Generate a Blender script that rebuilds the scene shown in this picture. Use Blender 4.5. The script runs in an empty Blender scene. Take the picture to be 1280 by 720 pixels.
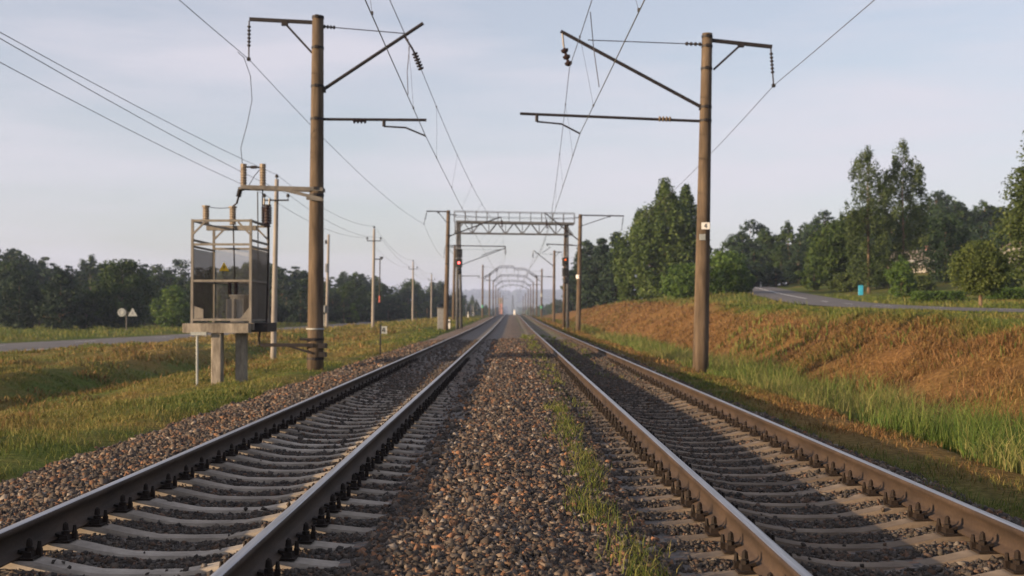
import bpy, math, random
import numpy as np
from mathutils import Vector, Euler

random.seed(7)
rng = np.random.default_rng(11)
SC = bpy.context.scene
COL = SC.collection
R = math.radians
H = 1.31            # eye height above the rail heads (z = 0)
F = 1400.0          # focal length in pixels of a 1280-wide frame
PITCH = math.atan(29.5 / F)

# ------------------------------------------------------------------ helpers
def at(px, py, Y):
    """pixel of the photograph + distance along the track -> point in the world"""
    a = PITCH + math.atan((360 - py) / F)
    z = H + Y * math.tan(a)
    fw = Y * math.cos(PITCH) + (z - H) * math.sin(PITCH)
    return Vector(((px - 640) / F * fw, Y, z))

_tab = rng.random((256, 256))
def vnoise(x, y, s, k=0):
    x = np.asarray(x, float) / s + 17.3 * k + 1000; y = np.asarray(y, float) / s + 9.7 * k + 1000
    xi = np.floor(x).astype(int); yi = np.floor(y).astype(int)
    fx = x - xi; fy = y - yi
    fx = fx * fx * (3 - 2 * fx); fy = fy * fy * (3 - 2 * fy)
    g = lambda a, b: _tab[a & 255, b & 255]
    return ((g(xi, yi) * (1 - fx) + g(xi + 1, yi) * fx) * (1 - fy) + (g(xi, yi + 1) * (1 - fx) + g(xi + 1, yi + 1) * fx) * fy) * 2 - 1
def fbm(x, y, s, k=0, o=3):
    t = 0; a = 1
    for i in range(o):
        t = t + a * vnoise(x, y, s / 2 ** i, k + 3 * i); a *= .5
    return t / 1.75
def smooth(t):
    t = np.clip(t, 0, 1); return t * t * (3 - 2 * t)

# ------------------------------------------------------------------ ground heights
def track_z(y):
    y = np.asarray(y, float)
    return .62 * smooth((y - 55) / 225) - 9 * smooth((y - 290) / 800)
_bx = [-7, -5.6, -5.2, -4.6, -3.8, -3.6, -3.0, -2.26, -1.5, -1.0, -.7, 0, .7, 1, 1.5, 2.26, 3., 3.55, 3.85, 4.4, 6]
_bz = [-1, -.56, -.44, -.33, -.255, -.236, -.228, -.298, -.228, -.228, -.19, -.165, -.19, -.228, -.228, -.298, -.228, -.245, -.30, -.48, -1.2]
def bed_z(x, y):
    intrack = 1 - smooth((np.abs(np.abs(x) - 2.26) - 1.15) / .25)
    return np.interp(x, _bx, _bz) + intrack * np.where(np.asarray(x) > 0, .003, -.008) * (1 - smooth((np.asarray(y) - 15) / 8)) + .055 * intrack * smooth((y - 19) / 12) * np.clip(1 - np.abs(np.abs(np.abs(x) - 2.26) - .79) * .2, 0, 1) + track_z(y) + (.022 * vnoise(x, y, .9, 2) + .012 * vnoise(x, y, .3, 5)) * (1 - .88 * intrack)
_lx = [-60, -45, -40, -30, -24, -20, -17, -15, -14.2, -12.5, -10, -8.6, -7, -5.8, -5.2, -4.5, -3.5, 0]
_ln = [-1.3, -1.2, -1.1, -1.0, -.9, -.7, -.75, -1.4, -1.45, -1.2, -.85, -.64, -.45, -.35, -.42, -.5, -.5, -.45]
_lf = [-1.2, -1.1, -1.0, -.9, -.75, -.5, -.4, -.35, -.3, -.25, -.25, -.25, -.28, -.3, -.42, -.5, -.5, -.45]
_cy = [-60, 10, 30, 43, 65, 90, 130, 170, 220, 280, 400]
_cz = [.87, .95, 1.12, 1.26, 1.60, 2.0, 2.35, 2.05, 1.5, .9, .5]
RR = np.array([(13, -60, .9), (17.5, -10, 1.0), (20, 25, 1.15), (20.6, 45, 1.32), (22, 75, 1.72), (26, 105, 2.75), (33, 155, 4.75), (43, 215, 5.9), (56, 290, 6.3), (80, 420, 5.0)], float)
RL = np.array([(-75, -60, -1.1), (-50, 0, -1.1), (-41, 40, -1.05), (-33.5, 76, -1.0), (-28.5, 105, -.95), (-25, 150, -.8), (-20, 223, -.45), (-16.5, 300, -.3), (-12, 420, -1.5), (-8, 620, -4)], float)
def _dense(P):
    t = np.linspace(0, 1, 400); n = len(P)
    ys = np.linspace(P[0, 1], P[-1, 1], 500)
    out = [np.interp(ys, P[:, 1], P[:, k]) for k in (0, 2)]
    ker = np.ones(31) / 31
    sm = [np.convolve(np.pad(o, 15, mode='edge'), ker, mode='valid') for o in out]
    return np.stack([sm[0], ys, sm[1]], 1)
RR = _dense(RR); RL = _dense(RL)
def ground_base(x, y):
    x = np.asarray(x, float); y = np.asarray(y, float)
    tz = track_z(y)
    far = smooth((y - 55) / 40)
    left = np.interp(x, _lx, _ln) * (1 - far) + np.interp(x, _lx, _lf) * far
    left = left + tz * smooth((x + 60) / 40)
    # right side
    cz = np.interp(y, _cy, _cz)
    rx = np.interp(y, RR[:, 1], RR[:, 0]); rz = np.interp(y, RR[:, 1], RR[:, 2])
    dz = -1.0 + .55 * smooth((y - 60) / 60)
    rel = 1 - .999 * smooth((y - 220) / 150)
    foot = 8.2 + .5 * vnoise(x * 0, y, 9, 4)
    t = np.clip((x - foot) / (13.6 - foot), 0, 1)
    slope = dz + (cz - dz) * (t * .6 + .4 * smooth(t))
    lo = np.interp(x, [0, 3.4, 3.9, 4.5, 5.4], [-.45, -.45, -.37, -.34, -.40])
    u = np.clip((x - 5.2) / 1.6, 0, 1)
    lo = lo * (1 - smooth(u)) + dz * smooth(u)
    right = np.where(x < 7.3, lo + tz, slope + tz * smooth((y - 60) / 100) * .3)
    w = np.clip((x - 7.0) / .6, 0, 1)
    right = np.where((x > 7.0) & (x < 7.6), (lo + tz) * (1 - w) + (slope + .3 * tz * smooth((y - 60) / 100)) * w, right)
    pl = np.clip((x - 13.6) / np.maximum(rx - 3.5 - 13.6, 1), 0, 1)
    plateau = cz + (rz - cz) * smooth(pl)
    hill = np.clip(x - rx - 5, 0, 400)
    hh = 11 * (1 - np.exp(-hill / 70)) * smooth((y - 65) / 130) + .4 * smooth(hill / 15)
    right = np.where(x > 13.6, plateau + hh, right)
    z = np.where(x < 0, left, right)
    # far country: falls away, then rolling hills
    f2 = smooth((y - 330) / 700)
    bx = np.abs(x)
    rim = smooth((np.hypot(x, y) - 3000) / 2000)
    roll = -7 + 5 * fbm(x, y, 420, 7)
    z = z * (1 - f2) + roll * f2
    side = smooth((bx - 250) / 500)
    z = z * (1 - side) + np.where(x < 0, -2, 10 * (1 - f2) - 6 * f2) * side
    z = z + rim * (88 + 12 * fbm(x, y, 1600, 9) - z) * smooth((y + 500) / 1500)
    return z
def ground_z(x, y):
    x = np.asarray(x, float); y = np.asarray(y, float)
    z = ground_base(x, y)
    n = np.where(x < -6.5, .25, .12) * fbm(x, y, 3.2, 1) + np.where(x < -6.5, .13, .06) * fbm(x, y, 1.0, 3)
    amp = np.clip((np.abs(x - .1) - 4.6) / 2.5, .1, 1) * (1 - .8 * smooth((np.hypot(x, y) - 150) / 200))
    steep = np.where((x > 8.3) & (x < 13.8), 2.6, 1.0)
    z = z + n * amp * steep
    for P, hw in ((RR, 3.1), (RL, 6.2)):
        cx = np.interp(y, P[:, 1], P[:, 0]); pz = np.interp(y, P[:, 1], P[:, 2])
        d = np.abs(x - cx) - hw
        inside = (y > P[0, 1]) & (y < P[-1, 1])
        w = np.where(inside, 1 - smooth((d - .4) / 3.0), 0)
        z = z * (1 - w) + (pz - .02) * w
        z = np.where(inside & (d < -.15), z - .16, z)
    return z
def gz(x, y): return float(ground_z(np.array([x]), np.array([y]))[0])

# ------------------------------------------------------------------ mesh building
class MB:
    def __init__(s): s.v = []; s.f = []; s.m = []
    def _add(s, vs, fs, m=0):
        o = len(s.v); s.v += [tuple(v) for v in vs]; s.f += [tuple(i + o for i in f) for f in fs]; s.m += [m] * len(fs); return s
    def box(s, c, size, rot=(0, 0, 0), m=0, taper=1.0, bev=0.0):
        e = Euler(rot).to_matrix(); c = Vector(c); hx, hy, hz = [k / 2 for k in size]
        b = min(bev, hx * .8, hy * .8)
        ring = [(-hx + b, -hy), (hx - b, -hy), (hx, -hy + b), (hx, hy - b), (hx - b, hy), (-hx + b, hy), (-hx, hy - b), (-hx, -hy + b)] if b > 0 else [(-hx, -hy), (hx, -hy), (hx, hy), (-hx, hy)]
        n = len(ring)
        vs = [c + e @ Vector((x, y, -hz)) for x, y in ring] + [c + e @ Vector((x * taper, y * taper, hz)) for x, y in ring]
        fs = [tuple(range(n))[::-1], tuple(range(n, 2 * n))] + [(i, (i + 1) % n, n + (i + 1) % n, n + i) for i in range(n)]
        return s._add(vs, fs, m)
    def tube(s, pts, r, n=8, m=0, cap=True):
        pts = [Vector(p) for p in pts]; k = len(pts)
        rs = r if isinstance(r, (list, tuple)) else [r] * k
        vs = []; fs = []; ref = None
        for i, p in enumerate(pts):
            d = (pts[min(i + 1, k - 1)] - pts[max(i - 1, 0)]).normalized()
            if ref is None: ref = Vector((0, 0, 1)) if abs(d.z) < .9 else Vector((0, 1, 0))
            a = d.cross(ref).normalized(); b = a.cross(d).normalized(); ref = b if abs(b.dot(d)) < .9 else ref
            for j in range(n):
                t = 2 * math.pi * (j + .5) / n
                vs.append(p + (a * math.cos(t) + b * math.sin(t)) * rs[i])
        for i in range(k - 1):
            for j in range(n):
                fs.append((i * n + j, i * n + (j + 1) % n, (i + 1) * n + (j + 1) % n, (i + 1) * n + j))
        if cap: fs += [tuple(range(n))[::-1], tuple(range((k - 1) * n, k * n))]
        return s._add(vs, fs, m)
    def bar(s, p0, p1, w, h=None, m=0):
        """rectangular bar between two points"""
        p0 = Vector(p0); p1 = Vector(p1); h = h or w
        d = (p1 - p0).normalized(); ref = Vector((0, 0, 1)) if abs(d.z) < .95 else Vector((0, 1, 0))
        a = d.cross(ref).normalized() * (w / 2); b = a.cross(d).normalized() * (h / 2)
        vs = [p + x for p in (p0, p1) for x in (-a - b, a - b, a + b, -a + b)]
        return s._add(vs, [(3, 2, 1, 0), (4, 5, 6, 7), (0, 1, 5, 4), (1, 2, 6, 5), (2, 3, 7, 6), (3, 0, 4, 7)], m)
    def prism(s, poly, y0, y1, m=0):
        """polygon in the x-z plane extruded along y"""
        n = len(poly)
        vs = [(x, y0, z) for x, z in poly] + [(x, y1, z) for x, z in poly]
        return s._add(vs, [tuple(range(n)), tuple(range(2 * n - 1, n - 1, -1))] + [(i, n + i, n + (i + 1) % n, (i + 1) % n) for i in range(n)], m)
    def discs(s, p0, p1, r, n, core=.4, seg=10, m=0):
        """string of ribbed insulator sheds"""
        p0 = Vector(p0); p1 = Vector(p1); P = []; RS = []
        for i in range(n):
            for t, k in ((.05, core), (.25, 1), (.6, .85), (.8, core)):
                P.append(p0.lerp(p1, (i + t) / n)); RS.append(r * k)
        return s.tube(P, RS, seg, m)
    def build(s, name, mats, parent=None, shade=False):
        me = bpy.data.meshes.new(name)
        o3 = Vector((0, 0, 0)); q = parent
        while q is not None: o3 = o3 + q.location; q = q.parent
        me.from_pydata([(v[0] - o3.x, v[1] - o3.y, v[2] - o3.z) for v in s.v], [], s.f)
        for mt in (mats if isinstance(mats, (list, tuple)) else [mats]): me.materials.append(mt)
        me.polygons.foreach_set('material_index', s.m)
        if shade: me.polygons.foreach_set('use_smooth', [True] * len(s.f))
        me.update()
        o = bpy.data.objects.new(name, me); COL.objects.link(o); o.parent = parent
        return o
def np_mesh(name, verts, faces, mats, fmat=None, tint=None, smooth_=False, parent=None):
    """faces: list of int arrays (n,k)"""
    me = bpy.data.meshes.new(name)
    verts = np.asarray(verts, np.float32)
    me.vertices.add(len(verts)); me.vertices.foreach_set('co', verts.ravel())
    loops = np.concatenate([f.ravel() for f in faces]).astype(np.int32)
    tot = np.concatenate([np.full(len(f), f.shape[1], np.int32) for f in faces])
    st = np.concatenate([[0], np.cumsum(tot)[:-1]]).astype(np.int32)
    me.loops.add(len(loops)); me.loops.foreach_set('vertex_index', loops)
    me.polygons.add(len(tot)); me.polygons.foreach_set('loop_start', st); me.polygons.foreach_set('loop_total', tot)
    for mt in (mats if isinstance(mats, (list, tuple)) else [mats]): me.materials.append(mt)
    if fmat is not None: me.polygons.foreach_set('material_index', np.asarray(fmat, np.int32))
    if smooth_: me.polygons.foreach_set('use_smooth', np.ones(len(tot), bool))
    if tint is not None:
        a = me.attributes.new('tint', 'FLOAT_COLOR', 'POINT')
        tint = np.asarray(tint, np.float32)
        if tint.ndim == 1: tint = np.stack([tint] * 3, 1)
        a.data.foreach_set('color', np.concatenate([tint, np.ones((len(tint), 1), np.float32)], 1).ravel())
    me.update(calc_edges=True)
    o = bpy.data.objects.new(name, me); COL.objects.link(o); o.parent = parent
    return o
def tag(o, label=None, cat=None, group=None, kind=None):
    if label: o['label'] = label
    if cat: o['category'] = cat
    if group: o['group'] = group
    if kind: o['kind'] = kind
    return o
def thing(name, label, cat, loc, group=None):
    o = bpy.data.objects.new(name, None); o.empty_display_size = .3; COL.objects.link(o); o.location = loc
    return tag(o, label, cat, group)
def copy_tree(o, parent=None):
    c = o.copy(); COL.objects.link(c); c.parent = parent
    for ch in list(o.children): copy_tree(ch, c)
    return c

# ------------------------------------------------------------------ materials
class NT:
    def __init__(s, name):
        s.mat = bpy.data.materials.new(name); s.mat.use_nodes = True
        s.t = s.mat.node_tree; s.n = s.t.nodes; s.p = s.n['Principled BSDF']; s.out = s.n['Material Output']
        s.p.inputs['Roughness'].default_value = .8; s.p.inputs['Specular IOR Level'].default_value = .25
    def new(s, typ, **k):
        n = s.n.new(typ)
        for a, b in k.items(): setattr(n, a, b)
        return n
    def link(s, a, b): s.t.links.new(a, b)
    def coord(s, what='Object', scale=None):
        c = s.new('ShaderNodeTexCoord').outputs[what]
        if scale:
            m = s.new('ShaderNodeMapping'); m.inputs['Scale'].default_value = scale; s.link(c, m.inputs['Vector']); return m.outputs[0]
        return c
    def noise(s, scale, detail=4, rough=.6, vec=None):
        n = s.new('ShaderNodeTexNoise'); n.inputs['Scale'].default_value = scale; n.inputs['Detail'].default_value = detail; n.inputs['Roughness'].default_value = rough
        if vec is not None: s.link(vec, n.inputs['Vector'])
        return n.outputs['Fac']
    def ramp(s, fac, stops, interp='LINEAR'):
        r = s.new('ShaderNodeValToRGB'); e = r.color_ramp.elements; r.color_ramp.interpolation = interp
        while len(e) < len(stops): e.new(.5)
        for k, (p, c) in zip(e, stops): k.position = p; k.color = (c[0], c[1], c[2], 1)
        s.link(fac, r.inputs[0]); return r.outputs[0]
    def mix(s, fac, a, b, mode='MIX'):
        m = s.new('ShaderNodeMix', data_type='RGBA', blend_type=mode)
        for sock, v in ((m.inputs[0], fac), (m.inputs[6], a), (m.inputs[7], b)):
            if hasattr(v, 'is_linked'): s.link(v, sock)
            elif isinstance(v, (int, float)): sock.default_value = v
            else: sock.default_value = (*v, 1)
        return m.outputs[2]
    def bump(s, h, strength=.4, dist=.02):
        b = s.new('ShaderNodeBump'); b.inputs['Strength'].default_value = strength; b.inputs['Distance'].default_value = dist
        s.link(h, b.inputs['Height']); s.link(b.outputs[0], s.p.inputs['Normal'])
    def color(s, c):
        if hasattr(c, 'is_linked'): s.link(c, s.p.inputs['Base Color'])
        else: s.p.inputs['Base Color'].default_value = (*c, 1)
    def set(s, **k):
        for a, v in k.items(): s.p.inputs[a.replace('_', ' ')].default_value = v
        return s
    def attr(s, name='tint'):
        return s.new('ShaderNodeAttribute', attribute_name=name).outputs['Color']
    def sep(s, c):
        x = s.new('ShaderNodeSeparateColor'); s.link(c, x.inputs[0]); return x.outputs
    def island(s): return s.new('ShaderNodeNewGeometry').outputs['Random Per Island']
def worn(name, a, b, scale=6, stretch=None, rough=.85, bump=.3, metal=0, dist=.01):
    t = NT(name); v = t.coord('Object', stretch)
    f = t.noise(scale, 6, .65, v)
    c = t.ramp(f, [(.32, a), (.68, b)])
    g = t.noise(scale * 7, 3, .6, v)
    c = t.mix(.35, c, t.ramp(g, [(.3, (.35, .33, .3)), (.7, (.95, .95, .95))]), 'MULTIPLY')
    if 'sleeper' in name: c = t.mix(1.0, c, t.ramp(t.new('ShaderNodeObjectInfo').outputs['Random'], [(0, (.62, .60, .58)), (.5, (.9, .88, .85)), (1, (1.08, 1.08, 1.08))]), 'MULTIPLY')
    t.color(c); t.bump(g, bump, dist); t.set(Roughness=rough, Metallic=metal); return t.mat
M = {}
M['pole'] = worn('weathered_concrete_pole', (.040, .030, .021), (.140, .105, .073), 1.8, (3, 3, .35))
M['pole_grey'] = worn('grey_concrete_post', (.20, .185, .17), (.31, .29, .265), 1.6, (3, 3, .35))
M['sleeper'] = worn('sleeper_concrete', (.20, .18, .155), (.36, .325, .28), 3.0, None, .9, .35, 0, .006)
M['sleeper_brown'] = worn('dusty_brown_sleeper', (.095, .074, .057), (.20, .165, .13), 3.0, None, .9, .35, 0, .006)
M['concrete'] = worn('stained_concrete', (.11, .098, .082), (.34, .31, .265), 2.2, (2, 2, .6))
M['rust'] = worn('rusty_steel', (.008, .006, .005), (.020, .012, .008), 9, None, .8, .3)
M['dark_steel'] = worn('dark_painted_steel', (.010, .009, .011), (.024, .020, .021), 5, None, .6, .15)
M['grey_steel'] = worn('galvanised_steel', (.09, .085, .08), (.18, .17, .155), 4, None, .55, .15, .2)
M['warm_steel'] = worn('weathered_frame_steel', (.125, .118, .105), (.24, .225, .20), 4, (2, 2, .5), .65, .2)
M['gantry'] = worn('grey_painted_gantry_steel', (.058, .063, .072), (.115, .122, .135), 3, None, .6, .1)
M['wire'] = worn('dull_wire', (.05, .05, .055), (.09, .085, .09), 3, None, .55, 0)
M['copper_wire'] = worn('tarnished_copper_wire', (.07, .085, .08), (.12, .11, .10), 3, None, .5, 0)
M['porcelain'] = worn('brown_porcelain', (.022, .014, .014), (.045, .028, .026), 4, None, .25, 0)
M['porcelain_pale'] = worn('pale_porcelain', (.16, .125, .09), (.26, .21, .15), 4, None, .35, .1)
M['black'] = worn('matt_black_paint', (.012, .012, .013), (.03, .03, .03), 4, None, .6, .05)
M['white'] = worn('white_paint', (.62, .62, .60), (.82, .82, .80), 3, None, .5, .05)
M['white_dull'] = worn('weathered_white_sign', (.24, .27, .275), (.38, .41, .41), 5, None, .5, .05)
M['yellow'] = worn('yellow_sign_paint', (.62, .45, .03), (.80, .60, .06), 6, None, .5, .05)
M['red_paint'] = worn('faded_red_paint', (.38, .10, .08), (.55, .17, .14), 3, None, .7, .1)
M['blue'] = worn('bright_blue_paint', (.03, .30, .50), (.06, .42, .62), 3, None, .5, .05)
M['tank'] = worn('grey_transformer_paint', (.26, .245, .22), (.40, .38, .34), 2, (2, 2, .5), .6, .1)
M['cabinet'] = worn('grey_cabinet_paint', (.15, .16, .17), (.24, .25, .26), 3, None, .55, .05)
M['bark'] = worn('tree_bark', (.09, .06, .04), (.22, .16, .11), 3, (3, 3, .6), .95, .5)
M['bark_pale'] = worn('pale_bark', (.25, .19, .13), (.50, .40, .29), 2, (3, 3, .5), .95, .4)
M['house_wall'] = worn('whitewashed_wall', (.26, .26, .25), (.38, .37, .36), 2)
M['roof'] = worn('grey_slate_roof', (.13, .115, .105), (.22, .20, .18), 2, None, .9, .3)
M['glass'] = worn('dark_window_glass', (.02, .025, .03), (.04, .045, .05), 2, None, .15, 0)
M['brick'] = worn('red_brick', (.40, .20, .18), (.55, .30, .27), 2)
def m_rail():
    t = NT('rusty_rail_side'); v = t.coord('Object', (1, .25, 1))
    c = t.ramp(t.noise(5, 6, .65, v), [(.3, (.026, .018, .013)), (.7, (.068, .046, .032))])
    g = t.noise(40, 4, .6, t.coord('Object'))
    t.color(t.mix(.4, c, t.ramp(g, [(.35, (.3, .28, .26)), (.7, (1, 1, 1))]), 'MULTIPLY')); t.bump(g, .25, .004); t.set(Roughness=.75); return t.mat
M['rail'] = m_rail()
def m_head():
    t = NT('polished_rail_head'); v = t.coord('Object', (30, .6, 1))
    f = t.noise(2, 4, .6, v)
    t.color(t.ramp(f, [(.3, (.20, .195, .195)), (.7, (.40, .40, .42))])); t.set(Metallic=.9, Roughness=.36); return t.mat
M['head'] = m_head()
def m_stone(nm='ballast_stone', k=1.0):
    t = NT(nm); i = t.island()
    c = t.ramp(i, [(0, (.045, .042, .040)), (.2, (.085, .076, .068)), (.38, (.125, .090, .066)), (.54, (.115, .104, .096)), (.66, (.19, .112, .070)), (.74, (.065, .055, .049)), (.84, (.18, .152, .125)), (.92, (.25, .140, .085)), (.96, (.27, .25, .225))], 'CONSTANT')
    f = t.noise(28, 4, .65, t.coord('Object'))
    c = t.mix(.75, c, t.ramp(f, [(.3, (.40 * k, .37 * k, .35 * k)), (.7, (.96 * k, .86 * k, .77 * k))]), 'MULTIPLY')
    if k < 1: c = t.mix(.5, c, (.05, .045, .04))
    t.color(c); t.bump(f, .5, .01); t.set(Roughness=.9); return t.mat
M['stone'] = m_stone(); M['stone_dark'] = m_stone('oily_shaded_ballast_stone', .8)  # in-track stones darker: grease, plus the shade of the cribs put into the colour
def m_bed():
    t = NT('ballast_bed'); v = t.coord('Object')
    vo = t.new('ShaderNodeTexVoronoi'); vo.inputs['Scale'].default_value = 17; t.link(v, vo.inputs['Vector'])
    s = t.sep(vo.outputs['Color'])
    c = t.ramp(s[0], [(0, (.04, .037, .035)), (.25, (.08, .07, .062)), (.45, (.125, .088, .062)), (.6, (.10, .092, .085)), (.75, (.18, .105, .066)), (.9, (.16, .136, .112))], 'CONSTANT')
    a = t.sep(t.attr())
    c = t.mix(a[0], c, t.ramp(t.noise(20, 4, .6, v), [(.3, (.075, .071, .069)), (.7, (.165, .158, .15))]))
    c = t.mix(a[1], c, t.ramp(t.noise(9, 4, .6, v), [(.3, (.05, .065, .02)), (.7, (.12, .12, .045))]))
    t.color(c); t.bump(vo.outputs['Distance'], .9, .03); t.set(Roughness=.95); return t.mat
M['bed'] = m_bed()
def m_ground():
    t = NT('grassy_ground'); v = t.coord('Object'); a = t.sep(t.attr())
    n1 = t.noise(.9, 6, .65, v); n2 = t.noise(9, 5, .7, v); n3 = t.noise(60, 3, .7, v)
    g = t.ramp(n2, [(.3, (.045, .065, .016)), (.55, (.085, .115, .028)), (.72, (.14, .15, .045))])
    d = t.ramp(n2, [(.28, (.095, .064, .020)), (.5, (.17, .120, .040)), (.7, (.27, .20, .078))])
    ma = t.new('ShaderNodeMath', operation='ADD'); mb = t.new('ShaderNodeMath', operation='MULTIPLY_ADD')
    t.link(n1, mb.inputs[0]); mb.inputs[1].default_value = 1.5; mb.inputs[2].default_value = -.75
    t.link(a[0], ma.inputs[0]); t.link(mb.outputs[0], ma.inputs[1]); ma.use_clamp = True
    c = t.mix(ma.outputs[0], g, d)
    c = t.mix(a[1], c, t.ramp(n2, [(.3, (.060, .032, .014)), (.5, (.135, .072, .028)), (.7, (.24, .14, .060))]))
    c = t.mix(a[2], c, t.ramp(t.noise(.012, 6, .7, v), [(.3, (.03, .045, .018)), (.55, (.06, .085, .03)), (.7, (.12, .12, .05))]))
    c = t.mix(.4, c, t.ramp(n3, [(.3, (.5, .5, .48)), (.7, (1, 1, 1))]), 'MULTIPLY')
    t.color(c); t.bump(n2, .8, .08); t.set(Roughness=1.0, Specular_IOR_Level=.05); return t.mat
M['ground'] = m_ground()
def m_asphalt():
    t = NT('worn_asphalt'); v = t.coord('Object')
    c = t.ramp(t.noise(.6, 5, .6, v), [(.3, (.085, .083, .085)), (.7, (.125, .12, .12))])
    g = t.noise(40, 3, .6, v)
    t.color(t.mix(.4, c, t.ramp(g, [(.3, (.6, .6, .6)), (.7, (1, 1, 1))]), 'MULTIPLY')); t.bump(g, .3, .01); t.set(Roughness=.85); return t.mat
M['asphalt'] = m_asphalt()
def m_blade(name, green, dry, trans=.35):
    t = NT(name); a = t.sep(t.attr()); i = t.island()
    c = t.mix(a[0], t.ramp(i, [(0, green[0]), (.5, green[1]), (1, green[2])]), t.ramp(i, [(0, dry[0]), (.5, dry[1]), (1, dry[2])]))
    t.color(c); t.set(Roughness=.7)
    tr = t.new('ShaderNodeBsdfTranslucent'); t.link(c, tr.inputs[0]); mx = t.new('ShaderNodeMixShader'); mx.inputs[0].default_value = trans
    t.link(t.p.outputs[0], mx.inputs[1]); t.link(tr.outputs[0], mx.inputs[2]); t.link(mx.outputs[0], t.out.inputs[0]); return t.mat
G3 = ((.034, .060, .011), (.075, .112, .020), (.150, .172, .042)); D3 = ((.115, .080, .024), (.21, .150, .048), (.31, .235, .095)); H3 = ((.070, .036, .014), (.165, .086, .032), (.29, .175, .075))
M['grass'] = m_blade('grass_blades', G3, D3); M['hay'] = m_blade('mown_hay', G3, H3)
M['reed'] = m_blade('reed_leaves', ((.032, .070, .012), (.072, .128, .022), (.140, .188, .040)), ((.20, .17, .07), (.28, .22, .09), (.34, .27, .13)), .4)
def m_leaf(name, c0, c1, c2, trans=.3):
    t = NT(name); a = t.sep(t.attr()); i = t.island()
    ad = t.new('ShaderNodeMath', operation='MULTIPLY_ADD'); t.link(i, ad.inputs[0]); ad.inputs[1].default_value = .45; t.link(a[0], ad.inputs[2])
    c = t.ramp(ad.outputs[0], [(.1, c0), (.6, c1), (1.15 if False else 1.0, c2)])
    oi = t.new('ShaderNodeObjectInfo')
    c = t.mix(.5, c, t.ramp(oi.outputs['Random'], [(0, (.60, .70, .70)), (.4, (.85, .92, .82)), (.75, (1.0, 1.0, .88)), (1, (1.25, 1.18, .9))]), 'MULTIPLY')
    t.color(c); t.set(Roughness=.65)
    tr = t.new('ShaderNodeBsdfTranslucent'); t.link(c, tr.inputs[0]); mx = t.new('ShaderNodeMixShader'); mx.inputs[0].default_value = trans
    t.link(t.p.outputs[0], mx.inputs[1]); t.link(tr.outputs[0], mx.inputs[2]); t.link(mx.outputs[0], t.out.inputs[0]); return t.mat
M['leaf'] = m_leaf('broadleaf_foliage', (.016, .036, .008), (.036, .068, .014), (.070, .108, .024))
M['leaf_dark'] = m_leaf('dark_foliage', (.008, .022, .010), (.018, .040, .017), (.034, .060, .024), .2)
M['leaf_birch'] = m_leaf('birch_foliage', (.028, .054, .012), (.060, .098, .022), (.100, .138, .036))
M['leaf_poplar'] = m_leaf('poplar_foliage', (.030, .052, .014), (.062, .092, .026), (.100, .128, .042))
M['leaf_willow'] = m_leaf('willow_foliage', (.030, .050, .013), (.064, .092, .024), (.108, .136, .040))
M['leaf_bright'] = m_leaf('bright_shrub_foliage', (.030, .066, .011), (.070, .126, .023), (.120, .176, .040))
def m_mesh(name, col, alpha):
    t = NT(name)
    t.color(t.ramp(t.noise(3, 4, .6, t.coord('Object', (2, 2, .5))), [(.3, [c * .6 for c in col]), (.7, col)])); t.set(Roughness=.8)
    tr = t.new('ShaderNodeBsdfTransparent'); mx = t.new('ShaderNodeMixShader'); mx.inputs[0].default_value = alpha
    t.link(tr.outputs[0], mx.inputs[1]); t.link(t.p.outputs[0], mx.inputs[2]); t.link(mx.outputs[0], t.out.inputs[0]); return t.mat
M['mesh_thin'] = m_mesh('thin_wire_mesh', (.30, .30, .30), .30)
M['mesh_half'] = m_mesh('half_open_wire_mesh', (.13, .115, .095), .62)
M['mesh_dense'] = m_mesh('dense_wire_mesh', (.13, .115, .095), .66)
def m_lamp(name, col, st):
    t = NT(name); t.color(col); t.p.inputs['Emission Color'].default_value = (*col, 1); t.p.inputs['Emission Strength'].default_value = st; return t.mat
M['red_lamp'] = m_lamp('red_signal_lamp', (1.0, .10, .09), 3.2)
M['dim_lamp'] = m_lamp('orange_signal_lamp', (1.0, .16, .03), .45)
M['dead_lamp'] = worn('unlit_lens', (.02, .02, .022), (.05, .05, .055), 3, None, .2, 0)

# ------------------------------------------------------------------ terrain, bed, roads
def grid(xs, ys, zf):
    X, Y = np.meshgrid(xs, ys); Z = zf(X, Y)
    v = np.stack([X, Y, Z], -1).reshape(-1, 3); nx = len(xs); ny = len(ys)
    i = (np.arange(ny - 1)[:, None] * nx + np.arange(nx - 1)[None]).ravel()
    return v, np.stack([i, i + 1, i + nx + 1, i + nx], 1), X.ravel(), Y.ravel()
def steps(*segs):
    out = []
    for a, b, st in segs: out += list(np.arange(a, b, st))
    return np.array(out + [segs[-1][1]])
geo = lambda a, b, n: list(np.geomspace(a, b, n))
gx = np.array(sorted(set([-x for x in geo(70, 6000, 26)] + list(steps((-60, -20, .8), (-20, 16, .22), (16, 40, .6), (40, 70, 1.5))) + geo(72, 6000, 26))))
gy = np.array(sorted(set([-4000, -1500, -600, -300, -150, -80, -40, -20, -10] + list(steps((-5, 45, .3), (45, 110, .7), (110, 250, 2))) + geo(253, 6000, 70))))
V, Fc, X, Y = grid(gx, gy, ground_z)
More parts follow.
